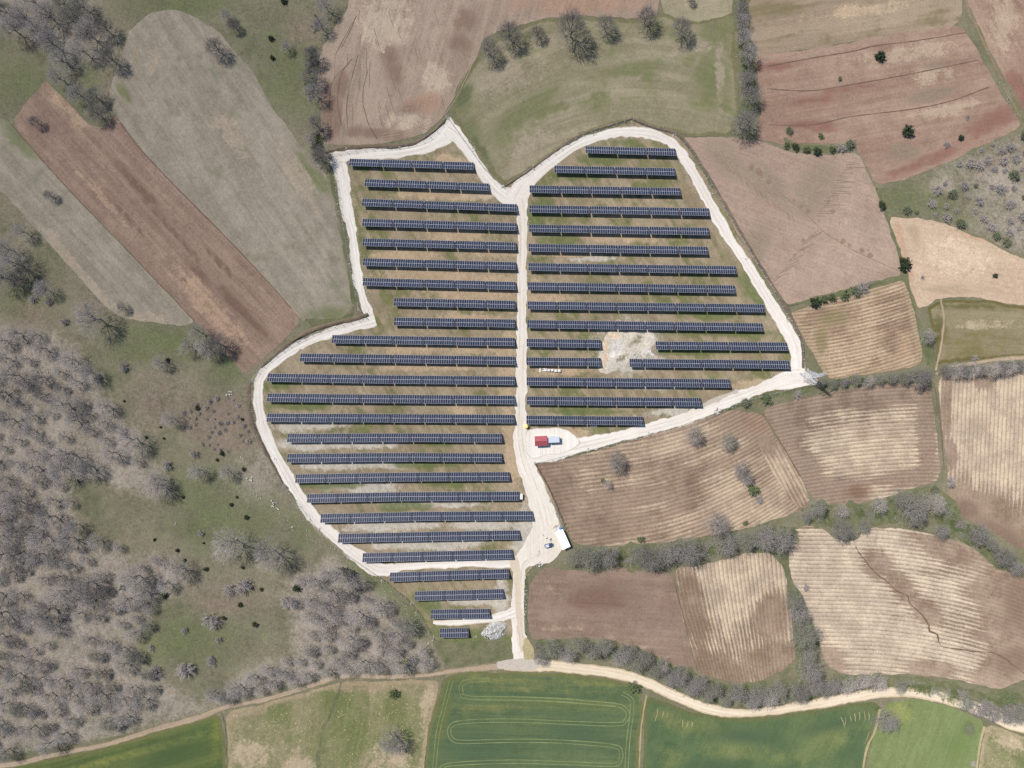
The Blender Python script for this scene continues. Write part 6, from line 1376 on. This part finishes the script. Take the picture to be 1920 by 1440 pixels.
# ------------------------------------------------------------------ parked car
def car(px, py, rot, label):
    x, y = W(px, py); o = thing('parked_car', label, 'car', (x, y, .135), rot)
    M['paint'] = simple_mat('car_paint', (0.045, 0.065, 0.13, 1), 0.25, 0.3, 0.5)
    M['tyre'] = simple_mat('tyre', (0.02, 0.02, 0.02, 1), 0.9)
    M['rim'] = simple_mat('rim', (0.5, 0.5, 0.52, 1), 0.3, .8)
    M['lampg'] = simple_mat('lamp_glass', (0.7, 0.7, 0.72, 1), 0.1)
    M['lampr'] = simple_mat('tail_lamp', (0.4, 0.02, 0.02, 1), 0.2)
    st = [(-2.1, .62, .45, .80), (-2.0, .76, .30, .95), (-1.4, .86, .24, 1.00), (0.2, .88, .22, .98), (1.2, .87, .24, .92), (1.85, .80, .28, .80), (2.1, .60, .42, .66)]
    mb = MB()
    for sx, w, zb, zt in st:
        for yy, zz in ((-w * .92, zb), (-w, zb + .12), (-w, zt - .14), (-w * .88, zt), (w * .88, zt), (w, zt - .14), (w, zb + .12), (w * .92, zb)): mb.v.append((sx, yy, zz))
    for i in range(len(st) - 1):
        for k in range(8):
            mb.f.append((i * 8 + k, i * 8 + (k + 1) % 8, (i + 1) * 8 + (k + 1) % 8, (i + 1) * 8 + k)); mb.m.append(0)
    mb.f += [tuple(range(7, -1, -1)), tuple(range((len(st) - 1) * 8, len(st) * 8))]; mb.m += [0, 0]
    mb.build('body', M['paint'], o, smooth=False)
    MB().add([(-1.65, -.68, 1.42), (.05, -.66, 1.46), (.05, .66, 1.46), (-1.65, .68, 1.42), (-1.65, -.70, 1.37), (.05, -.70, 1.40), (.05, .70, 1.40), (-1.65, .70, 1.37)], [(0, 1, 2, 3), (4, 5, 1, 0), (5, 6, 2, 1), (6, 7, 3, 2), (7, 4, 0, 3)]).build('roof', M['roofgrey'], o)  # pale grey puts the roof's reflected sheen into its colour
    MB().add([(.06, -.68, 1.41), (.06, .68, 1.41), (.95, .76, .965), (.95, -.76, .965)], [(0, 3, 2, 1)]).build('windscreen', M['pane'], o)
    MB().add([(-1.66, -.68, 1.38), (-1.66, .68, 1.38), (-2.0, .72, .96), (-2.0, -.72, .96)], [(0, 1, 2, 3)]).build('rear_window', M['pane'], o)
    for s in (-1, 1):
        MB().add([(-1.65, s * .69, 1.38), (.05, s * .69, 1.40), (.93, s * .79, .97), (-1.95, s * .79, .98)], [(0, 1, 2, 3) if s < 0 else (3, 2, 1, 0)]).build('side_window', M['pane'], o)
        MB().box(1.86, 2.02, s * .55 - .16, s * .55 + .16, .62, .76).build('headlight', M['lampg'], o)
        MB().box(-2.07, -1.99, s * .6 - .14, s * .6 + .14, .72, .9).build('tail_light', M['lampr'], o)
        MB().box(.55, .75, s * .9 - .12, s * .9 + .12, .95, 1.08).build('mirror', M['paint'], o)
        for wx in (-1.3, 1.28):
            wv = new_obj('wheel', None, o, (wx, s * .80, .31)); wv.rotation_euler = (math.pi / 2, 0, 0)
            MB().lathe([(.2, -.1), (.31, -.1), (.31, .1), (.2, .1)], 18).build('tyre', M['tyre'], wv); MB().lathe([(.2, -.09), (.2, .105), (.05, .11)], 12).build('rim', M['rim'], wv)
car(1029, 1022, math.radians(12), 'dark blue hatchback parked on the gravel yard')

# ------------------------------------------------------------------ lattice pylon
x, y = W(1511, 704)
py_ = thing('lattice_pylon', 'grey steel lattice pylon at the right corner of the farm', 'pylon', (x, y, 0.1), math.radians(28))
M['galv'] = simple_mat('galvanised_lattice', (0.40, 0.41, 0.42, 1), 0.5, 0.2, 0.4)
HT, B0, B1 = 20.5, 2.1, 0.42
rad = lambda z: B0 + (B1 - B0) * min(1, z / 15.0)
cor = lambda k, z: ((1, 1), (-1, 1), (-1, -1), (1, -1))[k][0] * rad(z), ((1, 1), (-1, 1), (-1, -1), (1, -1))[k][1] * rad(z), z
C3 = lambda k, z: (((1, 1), (-1, 1), (-1, -1), (1, -1))[k % 4][0] * rad(z), ((1, 1), (-1, 1), (-1, -1), (1, -1))[k % 4][1] * rad(z), z)
for k in range(4):
    MB().bar(C3(k, -.2), C3(k, 15), .10, .07).bar(C3(k, 15), C3(k, HT), .07, .05).build('leg', M['galv'], py_)
zs = [0, 2.4, 4.6, 6.6, 8.4, 10, 11.4, 12.7, 13.9, 15, 16, 17, 18, 19, 20.5]
for k in range(4):
    mb = MB()
    for a, b in zip(zs[:-1], zs[1:]):
        mb.bar(C3(k, a), C3(k + 1, b), .045).bar(C3(k + 1, a), C3(k, b), .045).bar(C3(k, b), C3(k + 1, b), .04)
    mb.build('bracing', M['galv'], py_)
for z, L in ((15.2, 2.6), (17.4, 2.2), (19.6, 1.8)):
    mb = MB()
    for s in (-1, 1):
        tip = (s * (B1 + L), 0, z + .1)
        for yy in (-B1, B1): mb.bar((s * B1, yy, z), tip, .04).bar((s * B1, yy, z + .8), tip, .035)
        mb.bar((tip[0], 0, z), (tip[0], 0, z - .7), .06, .06, 6)
    mb.build('cross_arm', M['galv'], py_)
for k in range(4):
    c = C3(k, 0); MB().box(c[0] - .4, c[0] + .4, c[1] - .4, c[1] + .4, -.3, .25).build('footing', M['grey_stone'], py_)

# spilled stones along the edges of the gravel roads
def edges(pts, n, seed):
    r = np.random.default_rng(seed); q = np.array([(*W(a, b), w * S / 2) for a, b, w in pts]); c = catmull(q, 1.5)
    i = r.integers(1, len(c) - 1, n); d = c[i + 1, :2] - c[i - 1, :2]; d /= (np.hypot(d[:, 0], d[:, 1])[:, None] + 1e-9)
    nn = np.stack([-d[:, 1], d[:, 0]], 1) * (r.choice([-1, 1], n) * (c[i, 2] + np.abs(r.normal(0, .7, n)) + .1))[:, None]
    return c[i, :2] + nn + r.normal(0, .15, (n, 2))
RING = [[(633, 296, 26), (645, 355, 24), (651, 400, 23), (663, 455, 16), (668, 500, 19), (677, 550, 17), (688, 582, 22)],
        [(680, 608, 22), (620, 625, 19), (545, 658, 18), (491, 702, 17), (484, 760, 19), (500, 820, 21), (532, 882, 23), (567, 940, 22), (615, 997, 22), (665, 1038, 25)],
        [(1020, 313, 21), (1070, 278, 19), (1140, 252, 18), (1220, 252, 19), (1272, 282, 19), (1314, 350, 20), (1370, 450, 20), (1430, 545, 20), (1470, 608, 23), (1493, 668, 24)],
        [(1465, 716, 30), (1390, 743, 24), (1320, 770, 24), (1230, 800, 22), (1130, 826, 24)],
        [(979, 395, 20), (980, 450, 17), (978, 600, 19), (977, 700, 19), (976, 780, 20)], [(640, 294, 22), (740, 285, 22), (812, 266, 30)], [(868, 268, 22), (912, 332, 21)], [(973, 1100, 22), (971, 1140, 24), (972, 1180, 27)], [(760, 1063, 14), (900, 1056, 14)]]
pebbles('spilled_gravel', np.vstack([edges(e, int(260 * len(e) / 6), 40 + k) for k, e in enumerate(RING)]), 'white stones spilled along the edges of the gravel roads', size=(0.06, 0.20), seed=9)
